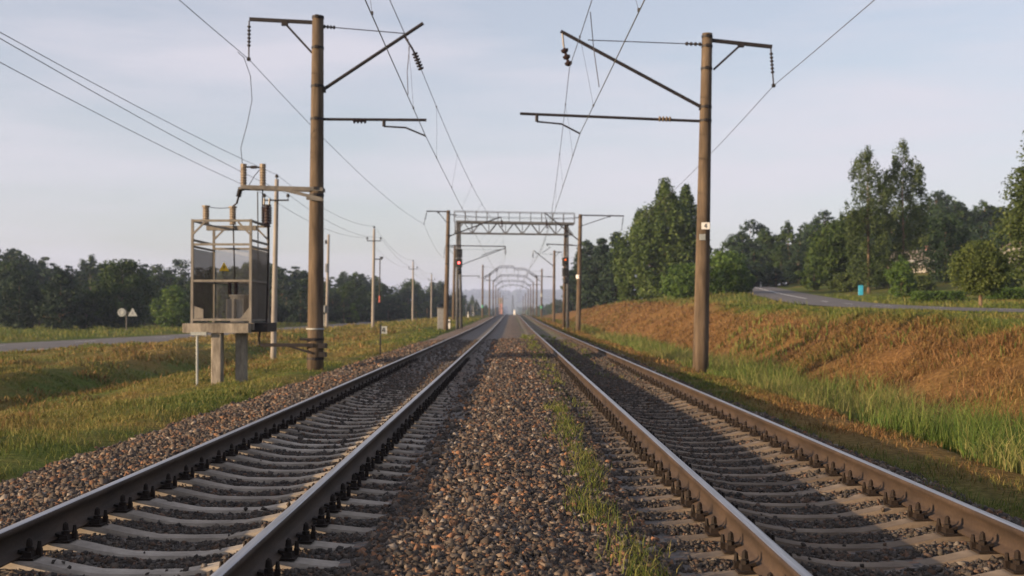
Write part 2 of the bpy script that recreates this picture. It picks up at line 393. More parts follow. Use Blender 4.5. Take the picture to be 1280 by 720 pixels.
def dryness(x, y):
    n = fbm(x, y, 5.0, 11)
    d = np.interp(x, [-46, -44, -31, -27, -20, -17, -15.5, -14, -12, -9, -7.5, -5.5, -4.5, 3.6, 4.1, 4.8, 5.4, 6.0, 8.0, 8.7, 12.9, 14.0, 30],
                  [.05, .08, .1, .5, .70, .62, .30, .25, .58, .58, .48, .34, .5, .5,     .40, .80, .75, .10, .05, .95, .95, .12, .08])
    d = np.where((x < -5) & (x > -9) & (y > 60), d - .18, d)
    d = np.where((x > 6) & (x < 8.5) & (y > 75), .35 + 0 * d, d)
    n2 = fbm(x, y, 1.4, 13)
    d = np.where((y < 70) & (x > 12.0) & (x < 14), d - .55 * smooth((x - 12.0) / .8), d)
    return np.clip(d + .6 * n + .45 * n2, 0, 1)
dirt = np.interp(X, [3.3, 4.0, 4.7, 5.3, 5.8], [.5, .35, .6, .5, 0]) * (X > 3.3) * (X < 6) + .85 * smooth((X - 8) / .8) * (1 - smooth((X - 12.2 - .02 * np.clip(Y - 60, 0, 60)) / .8))
dirt = np.clip(dirt + .25 * fbm(X, Y, 1.5, 21) * (dirt > 0), 0, 1)
farm = smooth((np.hypot(X, Y) - 250) / 250)
np_mesh('ground', V, [Fc], M['ground'], tint=np.stack([dryness(X, Y), dirt, farm], 1), smooth_=True)['kind'] = 'structure'
bxs = np.arange(-5.8, 4.6, .1)
bys = np.array(sorted(set(list(steps((-4, 45, .22), (45, 120, 1.0))) + geo(122, 900, 50))))
V, Fc, X, Y = grid(bxs, bys, bed_z)
greyb = np.exp(-((X + .78) / .30) ** 2) * .8 + np.exp(-((X - .98) / .18) ** 2) * .5 + .25 * (np.abs(np.abs(X) - 2.26) < .6) + .55 * smooth((Y - 25) / 20) * (np.abs(X + 2.26) < 1.4) + .3 * (X > 3.4)
wn = fbm(X, Y, 2.5, 31)
green = np.exp(-((X - .85) / .30) ** 2) * smooth((Y - 16) / 20) * .55 * (wn > -.1) + np.where((X > 1.6) & (X < 3.0), smooth((Y - 28) / 12) * np.clip(.35 + 1.2 * wn, 0, .9), 0)
np_mesh('ballast_bed', V, [Fc], M['bed'], tint=np.stack([np.clip(greyb, 0, 1), np.clip(green, 0, 1), 0 * X], 1))['kind'] = 'structure'
def strip(P, o0, o1, dz, y0=None, y1=None):
    p = P[(P[:, 1] >= (y0 if y0 is not None else -1e9)) & (P[:, 1] <= (y1 if y1 is not None else 1e9))]
    n = len(p); v = []
    cols = 5
    for k in range(cols):
        t = o0 + (o1 - o0) * k / (cols - 1)
        v.append(np.stack([p[:, 0] + t, p[:, 1], p[:, 2] + dz + .05 * (1 - (2 * abs(t) / 7) ** 2)], 1))
    v = np.concatenate(v); f = []
    for k in range(cols - 1):
        i = k * n + np.arange(n - 1); f.append(np.stack([i, i + n, i + n + 1, i + 1], 1))
    return v, np.concatenate(f)
for nm, P, hw in (('road', RL, 5.9), ('road', RR, 2.9)):
    v, f = strip(P, -hw, hw, 0); np_mesh(nm, v, [f], M['asphalt'])['kind'] = 'structure'
def marks(P, spec):
    vs = []; fs = []; o = 0
    for o0, o1, y0, y1 in spec:
        v, f = strip(P, o0, o1, .006, y0, y1)
        if len(v) < 10: continue
        vs.append(v); fs.append(f + o); o += len(v)
    np_mesh('road_markings', np.concatenate(vs), [np.concatenate(fs)], M['white'])['kind'] = 'structure'
marks(RL, [(-.08, .08, y, y + 5) for y in range(10, 300, 12)] + [(-5.2, -5.05, 0, 320), (5.05, 5.2, 0, 320)])
marks(RR, [(-.08, .08, y, y + 4) for y in range(0, 90, 9)] + [(-.08, .08, 92, 170)])

# ------------------------------------------------------------------ rails
def make_rail(x, label):
    prof = [(-.075, -.18), (.075, -.18), (.075, -.168), (.02, -.15), (.009, -.135), (.009, -.05), (.034, -.038), (.0375, -.012), (.030, -.002), (.016, .0), (-.016, .0), (-.030, -.002), (-.0375, -.012), (-.034, -.038), (-.009, -.05), (-.009, -.135), (-.02, -.15), (-.075, -.168)]
    ys = np.array(list(np.arange(-3, 60, 1.5)) + list(np.arange(60, 320, 5)) + list(np.arange(320, 901, 20)))
    tz = track_z(ys); n = len(prof); P = np.array(prof)
    v = np.concatenate([np.stack([x + P[:, 0], np.full(n, y), P[:, 1] + z], 1) for y, z in zip(ys, tz)])
    f = []; m = []
    for j in range(n):
        i = np.arange(len(ys) - 1) * n
        f.append(np.stack([i + j, i + (j + 1) % n, i + n + (j + 1) % n, i + n + j], 1)); m += [1 if 8 <= j <= 10 else 0] * len(i)
    o = np_mesh('rail', v, [np.concatenate(f)], [M['rail'], M['head']], fmat=m)
    return tag(o, label, 'rail')
RX = (-3.05, -1.47, 1.465, 3.08)
make_rail(RX[0], 'worn steel rail with black shaded web, farthest to the left beside the grassy verge')
make_rail(RX[1], 'steel rail with shaded web and bright head, left edge of the central stone strip')
make_rail(RX[2], 'sunlit rusty brown rail with clamps, right edge of the central stone strip')
make_rail(RX[3], 'sunlit rusty brown rail with white shiny head, farthest right beside the reeds')

# ------------------------------------------------------------------ sleepers
def sleeper_mesh():
    xs = [-1.35, -1.28, -1.0, -.84, -.74, -.60, -.42, -.25, 0, .25, .42, .60, .74, .84, 1.0, 1.28, 1.35]
    zt = [-.262, -.236, -.206, -.192, -.192, -.198, -.238, -.268, -.274, -.268, -.238, -.198, -.192, -.192, -.206, -.236, -.262]
    mb = MB(); v = []
    for x, z in zip(xs, zt):
        w = .076 if abs(x) > .4 else .068
        v += [(x, -.135, -.40), (x, -w - .012, z - .018), (x, -w, z), (x, w, z), (x, w + .012, z - .018), (x, .135, -.40)]
    n = len(xs); f = [tuple(range(6)), tuple(range(6 * n - 1, 6 * n - 7, -1))]
    for i in range(n - 1):
        for j in range(6): f.append((i * 6 + j, i * 6 + 6 + j, i * 6 + 6 + (j + 1) % 6, i * 6 + (j + 1) % 6))
    mb._add(v, f); return mb
def clamp_mb(x):
    mb = MB()
    mb.box((x, 0, -.186), (.34, .14, .012))
    for s in (-1, 1):
        c = x + s * .118
        mb.box((c, 0, -.165), (.06, .085, .03), taper=.8)
        mb.box((x + s * .088, 0, -.150), (.06, .06, .016), rot=(0, s * .25, 0))
        for q in (-.0, ):
            mb.tube([(c, q, -.15), (c, q, -.125)], .026, 6); mb.tube([(c, q, -.118), (c, q, -.078), (c, q, -.066)], [.021, .016, .004], 7)
        mb.box((x + s * .158, .05, -.165), (.03, .03, .05)); mb.tube([(x + s * .158, .05, -.14), (x + s * .158, .05, -.095)], [.016, .01], 6)
    return mb
LBL = {-1: 'pale concrete sleeper with dipped middle, rail shadow over its left part, in the left-hand track', 1: 'dusty brown concrete sleeper lying in the weedier right-hand track'}
smb = sleeper_mesh()
for side in (-1, 1):
    cx = (RX[0] + RX[1]) / 2 if side < 0 else (RX[2] + RX[3]) / 2
    proto = None
    for k in range(58):
        y = 3.05 + k * .5434 + (0 if side < 0 else .2)
        if proto is None:
            proto = o = bpy.data.objects.new('sleeper', None); COL.objects.link(o); o.empty_display_size = .2
            tag(o, LBL[side], 'sleeper', 'sleepers of the left track' if side < 0 else 'sleepers of the right track')
            smb.build('sleeper_body', M['sleeper'] if side < 0 else M['sleeper_brown'], o)
            for q in (-.79, .79): clamp_mb(q).build('rail_clamp', M['rust'], o)
        else: o = copy_tree(proto)
        o.location = (cx + random.uniform(-.015, .015), y + random.uniform(-.02, .02), random.uniform(-.004, .001)); o.rotation_euler.z = random.uniform(-.012, .012)

# ------------------------------------------------------------------ ballast stones (uncountable)
def icosa():
    p = (1 + 5 ** .5) / 2
    v = np.array([(-1, p, 0), (1, p, 0), (-1, -p, 0), (1, -p, 0), (0, -1, p), (0, 1, p), (0, -1, -p), (0, 1, -p), (p, 0, -1), (p, 0, 1), (-p, 0, -1), (-p, 0, 1)], float); v /= np.linalg.norm(v[0])
    f = np.array([(0, 11, 5), (0, 5, 1), (0, 1, 7), (0, 7, 10), (0, 10, 11), (1, 5, 9), (5, 11, 4), (11, 10, 2), (10, 7, 6), (7, 1, 8), (3, 9, 4), (3, 4, 2), (3, 2, 6), (3, 6, 8), (3, 8, 9), (4, 9, 5), (2, 4, 11), (6, 2, 10), (8, 6, 7), (9, 8, 1)])
    return v, f
IV, IF = icosa()
CV = np.array([(x, y, z) for x in (-1, 1) for y in (-1, 1) for z in (-1, 1)], float) * .72
CF = np.array([(0, 1, 3), (0, 3, 2), (4, 6, 7), (4, 7, 5), (0, 4, 5), (0, 5, 1), (2, 3, 7), (2, 7, 6), (0, 2, 6), (0, 6, 4), (1, 5, 7), (1, 7, 3)])
def rand_rot(n):
    q = rng.normal(size=(n, 4)); q /= np.linalg.norm(q, axis=1)[:, None]; w, x, y, z = q.T
    return np.stack([1 - 2 * (y * y + z * z), 2 * (x * y - z * w), 2 * (x * z + y * w), 2 * (x * y + z * w), 1 - 2 * (x * x + z * z), 2 * (y * z - x * w), 2 * (x * z - y * w), 2 * (y * z + x * w), 1 - 2 * (x * x + y * y)], 1).reshape(n, 3, 3)
def stones(xs, ys, zs, r, chip=True):
    n = len(xs)
    V0, F0 = (CV, CF) if chip else (IV, IF); nv = len(V0)
    var = np.stack([V0 * (1 + rng.uniform(-.34, .34, (nv, 1))) + rng.normal(0, .20 if chip else .04, (nv, 3)) for _ in range(40)])
    base = var[rng.integers(0, 40, n)] * np.stack([rng.uniform(.75, 1.35, n), rng.uniform(.7, 1.1, n), rng.uniform(.5, .9, n)], 1)[:, None, :]
    v = np.einsum('nij,nkj->nki', rand_rot(n), base) * r[:, None, None] + np.stack([xs, ys, zs], 1)[:, None, :]
    f = (F0[None] + nv * np.arange(n)[:, None, None]).reshape(-1, 3)
    return v.reshape(-1, 3), f
def scatter(x0, x1, y0, y1, dens):
    n = int((x1 - x0) * (y1 - y0) * dens); return rng.uniform(x0, x1, n), rng.uniform(y0, y1, n)
SX = []; SYY = []; SRR = []
for y0, y1, dens, ra, rb in ((3.6, 9, 1900, .014, .029), (9, 16, 1150, .017, .033), (16, 28, 520, .022, .040), (28, 60, 150, .034, .054)):
    x, y = scatter(-5.35, 4.25, y0, y1, dens); r = rng.uniform(ra, rb, len(x)) * rng.choice([.6, .85, .95, 1.2], len(x))
    keep = np.ones(len(x), bool)
    for c in RX: keep &= np.abs(x - c) > .085
    for c, off in ((-2.26, 0), (2.27, .2)):   # keep stones off the sleeper tops
        ph = np.abs(((y - 3.05 - off) / .5434 + .5) % 1 - .5) * .5434
        on = (np.abs(x - c) < 1.33) & (ph < .125)
        keep &= ~on | (rng.random(len(x)) < .008 + .5 * smooth((y - 17) / 10))
        crib = (np.abs(x - c) < 1.3) & ~on
        keep &= ~crib | (rng.random(len(x)) < .85)
    edge = smooth((x + 5.4 + .25 * vnoise(x, y, .8, 8)) / .5) * smooth((4.2 - x + .2 * vnoise(x, y, .8, 9)) / .4)
    keep &= rng.random(len(x)) < edge
    for c in (-2.26, 2.27): r = np.where(np.abs(x - c) < 1.3, r * .72, r)
    dust = (x > -1.36) & (x < -.55 + .12 * vnoise(x, y, .7, 71)) & (y > 11); keep &= ~dust | (rng.random(len(x)) < .22)
    ins = (np.abs(x + 2.26) < 1.2) & (y > 20); keep &= ~ins | (rng.random(len(x)) < .5)
    SX.append(x[keep]); SYY.append(y[keep]); SRR.append(r[keep])
x = np.concatenate(SX); y = np.concatenate(SYY); r = np.concatenate(SRR)
top = bed_z(x, y)
for c, off in ((-2.26, 0), (2.27, .2)):
    ph = np.abs(((y - 3.05 - off) / .5434 + .5) % 1 - .5) * .5434
    on = (np.abs(x - c) < 1.33) & (ph < .1); top = np.where(on, np.interp(np.abs(x - c), [0, .25, .6, 1.3], [-.272, -.266, -.196, -.24]) + track_z(y), top)
v, f = stones(x, y, top + r * rng.uniform(-.1, .45, len(r)), r)
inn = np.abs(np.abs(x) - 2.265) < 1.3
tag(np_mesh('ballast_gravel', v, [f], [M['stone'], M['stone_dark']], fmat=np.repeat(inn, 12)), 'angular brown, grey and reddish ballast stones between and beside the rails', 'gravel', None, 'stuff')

# ------------------------------------------------------------------ grass
def blades(x, y, h, wid, lean, tint, name, mat, label, zf=ground_z, z=None, cat='grass'):
    n = len(x)
    if z is None: z = zf(x, y) - .02
    a = rng.uniform(0, 2 * math.pi, n); la = rng.uniform(0, 2 * math.pi, n)
    side = np.stack([np.cos(a), np.sin(a), 0 * a], 1) * (wid / 2)[:, None]
    ld = np.stack([np.cos(la), np.sin(la), 0 * la], 1)
    b = np.stack([x, y, z], 1); up = np.array([0, 0, 1.0])
    mid = b + up * (h * .55)[:, None] + ld * (h * lean * .22)[:, None]
    tip = b + up * (h * np.sqrt(np.clip(1 - (lean * .62) ** 2, .08, 1)))[:, None] + ld * (h * lean * .75)[:, None]
    v = np.stack([b - side, b + side, mid + side * .8, mid - side * .8, tip], 1).reshape(-1, 3)
    o = np.arange(n)[:, None] * 5
    q = np.concatenate([o, o + 1, o + 2, o + 3], 1); t = np.concatenate([o + 3, o + 2, o + 4], 1)
    ob = np_mesh(name, v, [q, t], mat, tint=np.repeat(tint, 5), smooth_=True)
    return tag(ob, label, cat, None, 'stuff')
def view_ok(x, y, extra=3.0): return np.abs(x) < y * .475 + extra
def field(specs):
    X = []; Y = []; Hh = []; W = []; L = []
    for x0, x1, y0, y1, dens, h0, h1, lean, clump in specs:
        x, y = scatter(x0, x1, y0, y1, dens); k = view_ok(x, y)
        x, y = x[k], y[k]
        c = fbm(x, y, 1.1, 41); k = rng.random(len(x)) < np.clip(.62 + clump * c, .06, 1); x, y, c = x[k], y[k], c[k]
        h = rng.uniform(h0, h1, len(x)) * (1 + .6 * c)
        X.append(x); Y.append(y); Hh.append(h); W.append(np.maximum(.007, y / 1400 * .95) * rng.uniform(.8, 1.5, len(x))); L.append(rng.uniform(.3, 1, len(x)) * lean)
    return [np.concatenate(q) for q in (X, Y, Hh, W, L)]
lf = field([(-14, -5.2, 8, 24, 480, .04, .15, 1.1, .75), (-20, -5.3, 24, 45, 150, .04, .14, 1.1, 1.3), (-30, -5.3, 45, 90, 34, .06, .18, 1.0, 1.2), (-24, -5.4, 90, 190, 9, .12, .34, 1.0, .9)])
k = np.abs(lf[0] - np.interp(lf[1], RL[:, 1], RL[:, 0])) > 6.3; lf = [q[k] for q in lf]
blades(lf[0], lf[1], lf[2], lf[3], lf[4], np.clip(dryness(lf[0], lf[1]) + rng.normal(0, .22, len(lf[0])), 0, 1), 'verge_grass', M['grass'], 'mixed green and straw coloured grass on the verge between ballast and road')
tf = field([(-29, -8, 14, 45, 60, .09, .26, 1.1, 2.6), (-27, -7, 45, 95, 16, .10, .30, 1.1, 2.4)]); k = (fbm(tf[0], tf[1], 2.8, 93) > .08) & (np.abs(tf[0] - np.interp(tf[1], RL[:, 1], RL[:, 0])) > 6.3); tf = [q[k] for q in tf]
blades(tf[0], tf[1], tf[2], tf[3] * 1.4, tf[4], np.clip(rng.normal(.72, .25, len(tf[0])), 0, 1), 'dry_tussocks', M['hay'], 'taller dry brown tussocks scattered over the left field')
rf = field([(3.7, 6.1, 8, 30, 520, .03, .13, 1.25, 1.8), (3.8, 6.0, 30, 90, 80, .05, .17, 1.1, 1.2), (4.2, 8.5, 90, 200, 12, .12, .34, 1.0, .9)])
blades(rf[0], rf[1], rf[2], rf[3], rf[4], np.clip(dryness(rf[0], rf[1]) + rng.normal(0, .22, len(rf[0])), 0, 1), 'path_grass', M['hay'], 'short mown green and brown grass along the strip beside the outer right rail')
# tall reeds in the ditch
x, y = scatter(5.2, 9.2, 9.5, 75, 520)
k = view_ok(x, y) & (np.abs(x - 7.0 - .3 * vnoise(x, y, 4, 51)) < 1.55 + .5 * vnoise(x, y, 2.2, 52)) & (rng.random(len(x)) < np.where(y < 30, 1, .40) * np.clip(.62 + 1.5 * fbm(x, y, 1.6, 57), .06, 1))
x, y = x[k], y[k]
c = fbm(x, y, 2.0, 53); h = rng.uniform(.18, .86, len(x)) * (1 + .55 * c + .35 * vnoise(x, y, 1.1, 55)) * np.clip(1.6 - .72 * np.abs(x - 7.1), .22, 1.1)
blades(x, y, h, np.maximum(.011, y / 1400 * .8) * rng.uniform(.8, 1.5, len(x)), rng.uniform(.15, 1.05, len(x)), np.clip(.24 + .35 * vnoise(x, y, 3, 56) + rng.normal(0, .2, len(x)), 0, 1), 'ditch_reeds', M['reed'], 'tall green reeds and grass filling the ditch below the dry slope', cat='reeds')
# mown hay on the slope and green crest
sf = field([(8.0, 13.2, 13, 40, 330, .07, .32, 1.45, 1.0), (8.0, 14, 40, 80, 75, .08, .24, 1.35, 1.0), (7.2, 14, 80, 180, 16, .12, .34, 1.3, .9)])
blades(sf[0], sf[1], sf[2], sf[3], sf[4], np.clip(dryness(sf[0], sf[1]) + rng.normal(0, .16, len(sf[0])), 0, 1), 'slope_hay', M['hay'], 'dry orange brown mown grass covering the sunlit slope')
wf = field([(8.3, 13.6, 13, 60, 26, .10, .38, .8, 2.6)]); k = fbm(wf[0], wf[1], 2.3, 91) > .12; wf = [q[k] for q in wf]
blades(wf[0], wf[1], wf[2], wf[3] * 1.6, wf[4], np.clip(rng.normal(.12, .15, len(wf[0])), 0, 1), 'slope_weeds', M['grass'], 'scattered green weed patches sprouting through the dry slope', cat='weeds')
cf = field([(13.0, 17, 24, 70, 75, .05, .15, 1.0, .8), (23.5, 34, 42, 100, 22, .10, .26, 1.0, .8), (13.5, 30, 70, 190, 8, .15, .42, 1.0, .8)])
k = np.abs(cf[0] - np.interp(cf[1], RR[:, 1], RR[:, 0])) > 3.3; cf = [q[k] for q in cf]
blades(cf[0], cf[1], cf[2], cf[3], cf[4], np.clip(dryness(cf[0], cf[1]) + rng.normal(0, .15, len(cf[0])), 0, 1), 'crest_grass', M['grass'], 'fresh green grass along the top of the slope beside the upper road')
ff = field([(-75, -30, 80, 190, 7, .15, .45, 1.0, .6)])
k = (np.abs(ff[0] - np.interp(ff[1], RL[:, 1], RL[:, 0])) > 6.4); ff = [q[k] for q in ff]
blades(ff[0], ff[1], ff[2], ff[3], ff[4], np.clip(dryness(ff[0], ff[1]) + rng.normal(0, .15, len(ff[0])), 0, 1), 'roadside_grass', M['grass'], 'green grass strip on the far side of the left road under the trees')
# weeds growing through the ballast
WX = []; WY = []
for _ in range(105):
    yy = random.uniform(5.6, 17.5); n = random.randint(8, 40); sx = .055 + .02 * random.random()
    cx = .66 + .06 * math.sin(yy * 1.3) + random.gauss(0, .07)
    WX += list(rng.normal(cx, sx, n)); WY += list(rng.normal(yy, .09, n))
for _ in range(170):
    yy = random.uniform(16, 70); n = random.randint(6, 22); cx = random.choice([random.gauss(.85, .18), random.gauss(.85, .18), random.uniform(1.7, 2.95)])
    if cx > 1.5 and yy < 24 and random.random() < .7: continue
    WX += list(rng.normal(cx, .07, n)); WY += list(rng.normal(yy, .16, n))
for _ in range(90):
    yy = random.uniform(9, 30); n = random.randint(10, 40); cx = 3.95 + random.gauss(0, .13)
    WX += list(rng.normal(cx, .09, n)); WY += list(rng.normal(yy, .14, n))
x = np.array(WX); y = np.array(WY)
ok = np.ones(len(x), bool)
for c in RX: ok &= np.abs(x - c) > .09
x, y = x[ok], y[ok]
blades(x, y, rng.uniform(.04, .17, len(x)), np.maximum(.006, y / 1400 * .8) * rng.uniform(.8, 1.5, len(x)), rng.uniform(.3, 1.0, len(x)), np.clip(rng.normal(.16, .18, len(x)), 0, 1), 'ballast_weeds', M['grass'], 'thin green weeds growing up through the track ballast', z=bed_z(x, y) - .01, cat='weeds')

# ------------------------------------------------------------------ catenary masts
def pole_mb(base, top, r0, r1, seg=20):
    mb = MB(); n = 8; b = Vector(base); t = Vector(top)
    mb.tube([b.lerp(t, i / n) for i in range(n + 1)], [r0 + (r1 - r0) * i / n for i in range(n + 1)], seg); return mb
def collar(mb, base, top, r0, r1, z, hgt=.07, ex=.012):
    t = (z - base[2]) / (top[2] - base[2]); c = Vector(base).lerp(Vector(top), t); r = r0 + (r1 - r0) * t + ex
    mb.tube([c - Vector((0, 0, hgt / 2)), c + Vector((0, 0, hgt / 2))], r, 20)
    mb.box(c + Vector((0, -r - .01, 0)), (.09, .06, hgt * 1.2)); return c, r
def plate_with_digit(root, c, w, h, digit=True):
    """white enamel plate with the figure 4"""
    pl = MB().box(c, (w, .012, h)).build('number_plate', M['white' if w < .26 else 'white_dull'], root)
    if digit:
        d = MB(); x, y, z = c; y -= .0085; s = h * .62; t = h * .10
        d.bar((x + .12 * s, y, z - .5 * s), (x + .12 * s, y, z + .5 * s), .005, t); 
        d.bar((x - .32 * s, y - .001, z - .18 * s), (x + .34 * s, y - .001, z - .18 * s), .005, t)
        d.bar((x - .30 * s, y - .002, z - .18 * s), (x + .11 * s, y - .002, z + .48 * s), .005, t)
        d.build('number_figure', M['black'], pl)
def mast(base, top, Y, label, px, rads=(.235, .165)):
    """px: dict of pixel polylines measured in the picture plane at distance Y"""
    A = lambda p: at(p[0], p[1], Y)
    root = thing('catenary_mast', label, 'catenary mast', base, 'catenary masts beside the tracks')
    b = Vector(base) - Vector((0, 0, .5)); t = Vector(top)
    po = pole_mb(b, t, rads[0], rads[1]).build('pole', M['pole'], root, True)
    for z in px.get('collars', []):
        cl = MB(); collar(cl, b, t, rads[0], rads[1], at(640, z, Y).z); cl.build('collar', M['dark_steel'], root)
    if 'feeder' in px:
        fa = MB(); p = [A(q) for q in px['feeder']]
        fa.bar(p[0], p[1], .09, .10); fa.bar(A(px['fbrace'][0]), A(px['fbrace'][1]), .06, .06); fa.box(A(px['fbrace'][1]) , (.18, .12, .14)) 
        fa.build('feeder_bracket', M['dark_steel'], root)
        hg = MB(); q = [A(k) for k in px['hanger']]; hg.discs(q[0].lerp(q[-1], .12), q[0].lerp(q[-1], .7), .055, 6); hg.tube([q[0], q[-1]], .022, 6); hg.box(q[-1], (.09, .12, .09))
        hg.build('feeder_insulator', M['dark_steel'], root)
    if 'strut' in px:
        st = MB(); p = [A(q) for q in px['strut']]; st.tube(p, .052, 10); st.box(p[0], (.14, .16, .16))
        st.build('cantilever_strut', M['dark_steel'], root)
        ti = MB(); p = [A(q) for q in px['tie']]; ti.tube(p, .014, 6); ti.discs(p[0].lerp(p[1], .02), p[0].lerp(p[1], .17), .06, 4)
        ti.build('tie_rod', M['dark_steel'], root)
        ins = MB(); p = [A(q) for q in px['ins']]; ins.discs(p[0], p[1], px.get('insr', .09), px.get('insn', 4), .35)
        ins.tube([A(px['link'][0]), A(px['link'][1]), p[0]], .03, 6)
        ins.build('suspension_insulator', M['porcelain'], root)
    if 'arm' in px:
        ar = MB(); p = [A(q) for q in px['arm']]; ar.tube(p, .042, 10)
        k = [A(q) for q in px['armins']]; k2 = MB(); k2.discs(k[0], k[1], .085, 4)
        a = ar.build('registration_arm', M['dark_steel'], root); k2.build('arm_insulator', M[px.get('insmat', 'porcelain')], root)
        sd = MB(); p = [A(q) for q in px['steady']]; sd.tube([p[0], p[1]], .05, 8); sd.tube(p[1:], .026, 8)
        sd.build('steady_arm', M['dark_steel'], root)
    return root
def shift(px, f):
    out = {}
    for k, v in px.items():
        out[k] = [f(p) for p in v] if isinstance(v, list) and v and isinstance(v[0], tuple) else v
    return out
Y1 = 32.6
L1 = dict(collars=[22, 60, 108, 149, 236, 244, 424, 448], feeder=[(390, 28), (312, 24)], fbrace=[(390, 66), (356, 29)], hanger=[(311.5, 26), (311, 74)],
          strut=[(404, 112), (529, 29)], tie=[(402, 33), (508, 42)], ins=[(518, 66), (527, 88)], insr=.10, insn=6, link=[(506, 46), (515, 60)],
          arm=[(402, 149), (533, 150)], armins=[(441, 151), (459, 151)], steady=[(480, 151), (480, 158), (507, 159.5), (532, 170)])
R1 = dict(collars=[46, 58, 86, 134, 151], feeder=[(890, 50.5), (965, 58.5)], fbrace=[(892, 87), (926, 56)], hanger=[(963.5, 60), (967, 107)],
          strut=[(877, 134), (701, 39)], tie=[(880, 55.5), (735, 50)], ins=[(705, 60), (712, 84)], insr=.12, insn=3, link=[(703, 41), (704, 52)],
          arm=[(877, 151.5), (650, 142)], armins=[(823, 148.5), (840, 149)], steady=[(671, 143), (671, 152), (702, 155), (725, 167)], insmat='porcelain_pale')
bL = at(394, 449, Y1); bR = at(875, 466, Y1)
bL.z = min(bL.z, gz(bL.x, bL.y)); bR.z = gz(bR.x, bR.y)
mL1 = mast(bL, at(397.5, 20, Y1), Y1, 'tall brown concrete mast standing at the transformer cage, nearest on the road side', L1, (.245, .165))
mR1 = mast(bR, at(884, 42, Y1), Y1, 'tall brown concrete mast with white number 4 plate standing beside the reeds', R1, (.235, .150))
c = at(880, 283, Y1); plate_with_digit(mR1, (c.x + .01, Y1 - .215, c.z), .24, .20)
MB().box(at(876.5, 297, Y1) + Vector((0, -.205, 0)), (.17, .03, .17)).build('paint_patch', M['white_dull'], mR1)
# switch drive arm, cable and ring on the first left mast
d = MB(); p0 = at(394, 431, Y1) ; d.bar(p0 + Vector((0, -.25, 0)), at(328, 431, Y1) + Vector((0, -.25, 0)), .09, .10); d.bar(at(392, 441, Y1) + Vector((0, -.25, 0)), at(362, 432, Y1) + Vector((0, -.25, 0)), .06)
d.box(at(404, 432, Y1) + Vector((0, -.1, .0)), (.22, .35, .14)); d.box(at(387, 424, Y1) + Vector((0, -.2, 0)), (.5, .12, .07)); d.box(at(404, 443, Y1) + Vector((0, -.1, 0)), (.2, .3, .14))
d.tube([at(328, 431, Y1) + Vector((0, -.25, 0)), at(326, 424, Y1) + Vector((0, -.25, 0)), at(327, 414, Y1) + Vector((0, -.2, 0))], .03, 6)
d.build('steel_bracket', M['dark_steel'], mL1)
d = MB(); q = at(394, 411, Y1); d.tube([q - Vector((0, 0, .02)), q + Vector((0, 0, .02))], .262, 20); d.build('white_ring', M['white_dull'], mL1)
# second pair (in front of the signal gantry)
Y2 = 95.6
L2 = dict(collars=[266, 278, 294, 307, 330], feeder=[(560, 264.5), (533, 264)], fbrace=[(559, 279), (548, 265.5)], hanger=[(533.5, 265), (530, 280)],
          strut=[(562, 295), (626, 271)], tie=[(562, 268), (618, 273)], ins=[(627, 275), (628, 284)], insr=.10, insn=4, link=[(626, 271), (626.5, 274)],
          arm=[(562, 307), (632, 308)], armins=[(571, 307), (577, 307)], steady=[(631.5, 308), (631.5, 311), (619, 313), (602, 319)])
R2 = dict(collars=[271, 284, 300, 306, 346], feeder=[(726, 269), (780, 270)], fbrace=[(725, 283), (762, 270.5)], hanger=[(779, 271), (777, 287)],
          strut=[(724, 301), (681, 266)], tie=[(724, 272), (690, 273)], ins=[(683, 275), (684, 286)], insr=.10, insn=4, link=[(681, 267), (682, 272)],
          arm=[(722, 307), (683, 305)], armins=[(716, 306.5), (711, 306)], steady=[(684, 305), (684, 307), (688, 309), (678, 316)])
b = at(557, 408, Y2); b.z = gz(b.x, Y2); m = mast(b, at(560.5, 263, Y2), Y2, 'brown mast on the road side just before the signal gantry, beside the grey cabinet', L2, (.22, .155))
b = at(722.5, 413, Y2); b.z = gz(b.x, Y2); m = mast(b, at(725.5, 268, Y2), Y2, 'brown mast with a white band on the slope side just before the signal gantry', R2, (.22, .155))
q = at(723, 346, Y2); d = MB(); d.tube([q - Vector((0, 0, .16)), q + Vector((0, 0, .16))], .20, 20); d.build('white_band', M['white'], m)
Y3 = 150
L3 = dict(collars=[312, 330], strut=[(569, 334), (632, 310)], tie=[(569, 312), (626, 312)], ins=[(632, 312), (632, 318)], insr=.10, insn=4, link=[(632, 309), (632, 311)],
          arm=[(569, 345), (600, 345)], armins=[(575, 345), (579, 345)], steady=[(598, 345), (598, 347), (604, 348), (612, 351)], feeder=[(567, 309), (556, 309)], fbrace=[(567, 318), (560, 309.5)], hanger=[(556, 309.5), (555, 322)])
R3 = dict(collars=[318, 330, 346], strut=[(691, 332), (667, 313)], tie=[(691, 318), (668, 317)], ins=[(666.5, 316), (666, 322)], insr=.10, insn=4, link=[(667, 313), (666.7, 315)],
          arm=[(691, 346), (668, 345)], armins=[(688, 346), (684, 346)], steady=[(670, 345), (670, 347), (676, 348), (671, 351)], feeder=[(693, 315), (703, 315)], fbrace=[(693, 322), (699, 315.5)], hanger=[(703, 316), (702.5, 324)])
b = at(566.5, 404, Y3); b.z = gz(b.x, Y3); mast(b, at(568.5, 306, Y3), Y3, 'pale lit mast immediately left of the red signal column', L3, (.21, .15))
b = at(692, 405, Y3); b.z = gz(b.x, Y3); mast(b, at(693, 313, Y3), Y3, 'mast just left of the right gantry column, beyond it on the slope side', R3, (.21, .15))
Y4 = 213
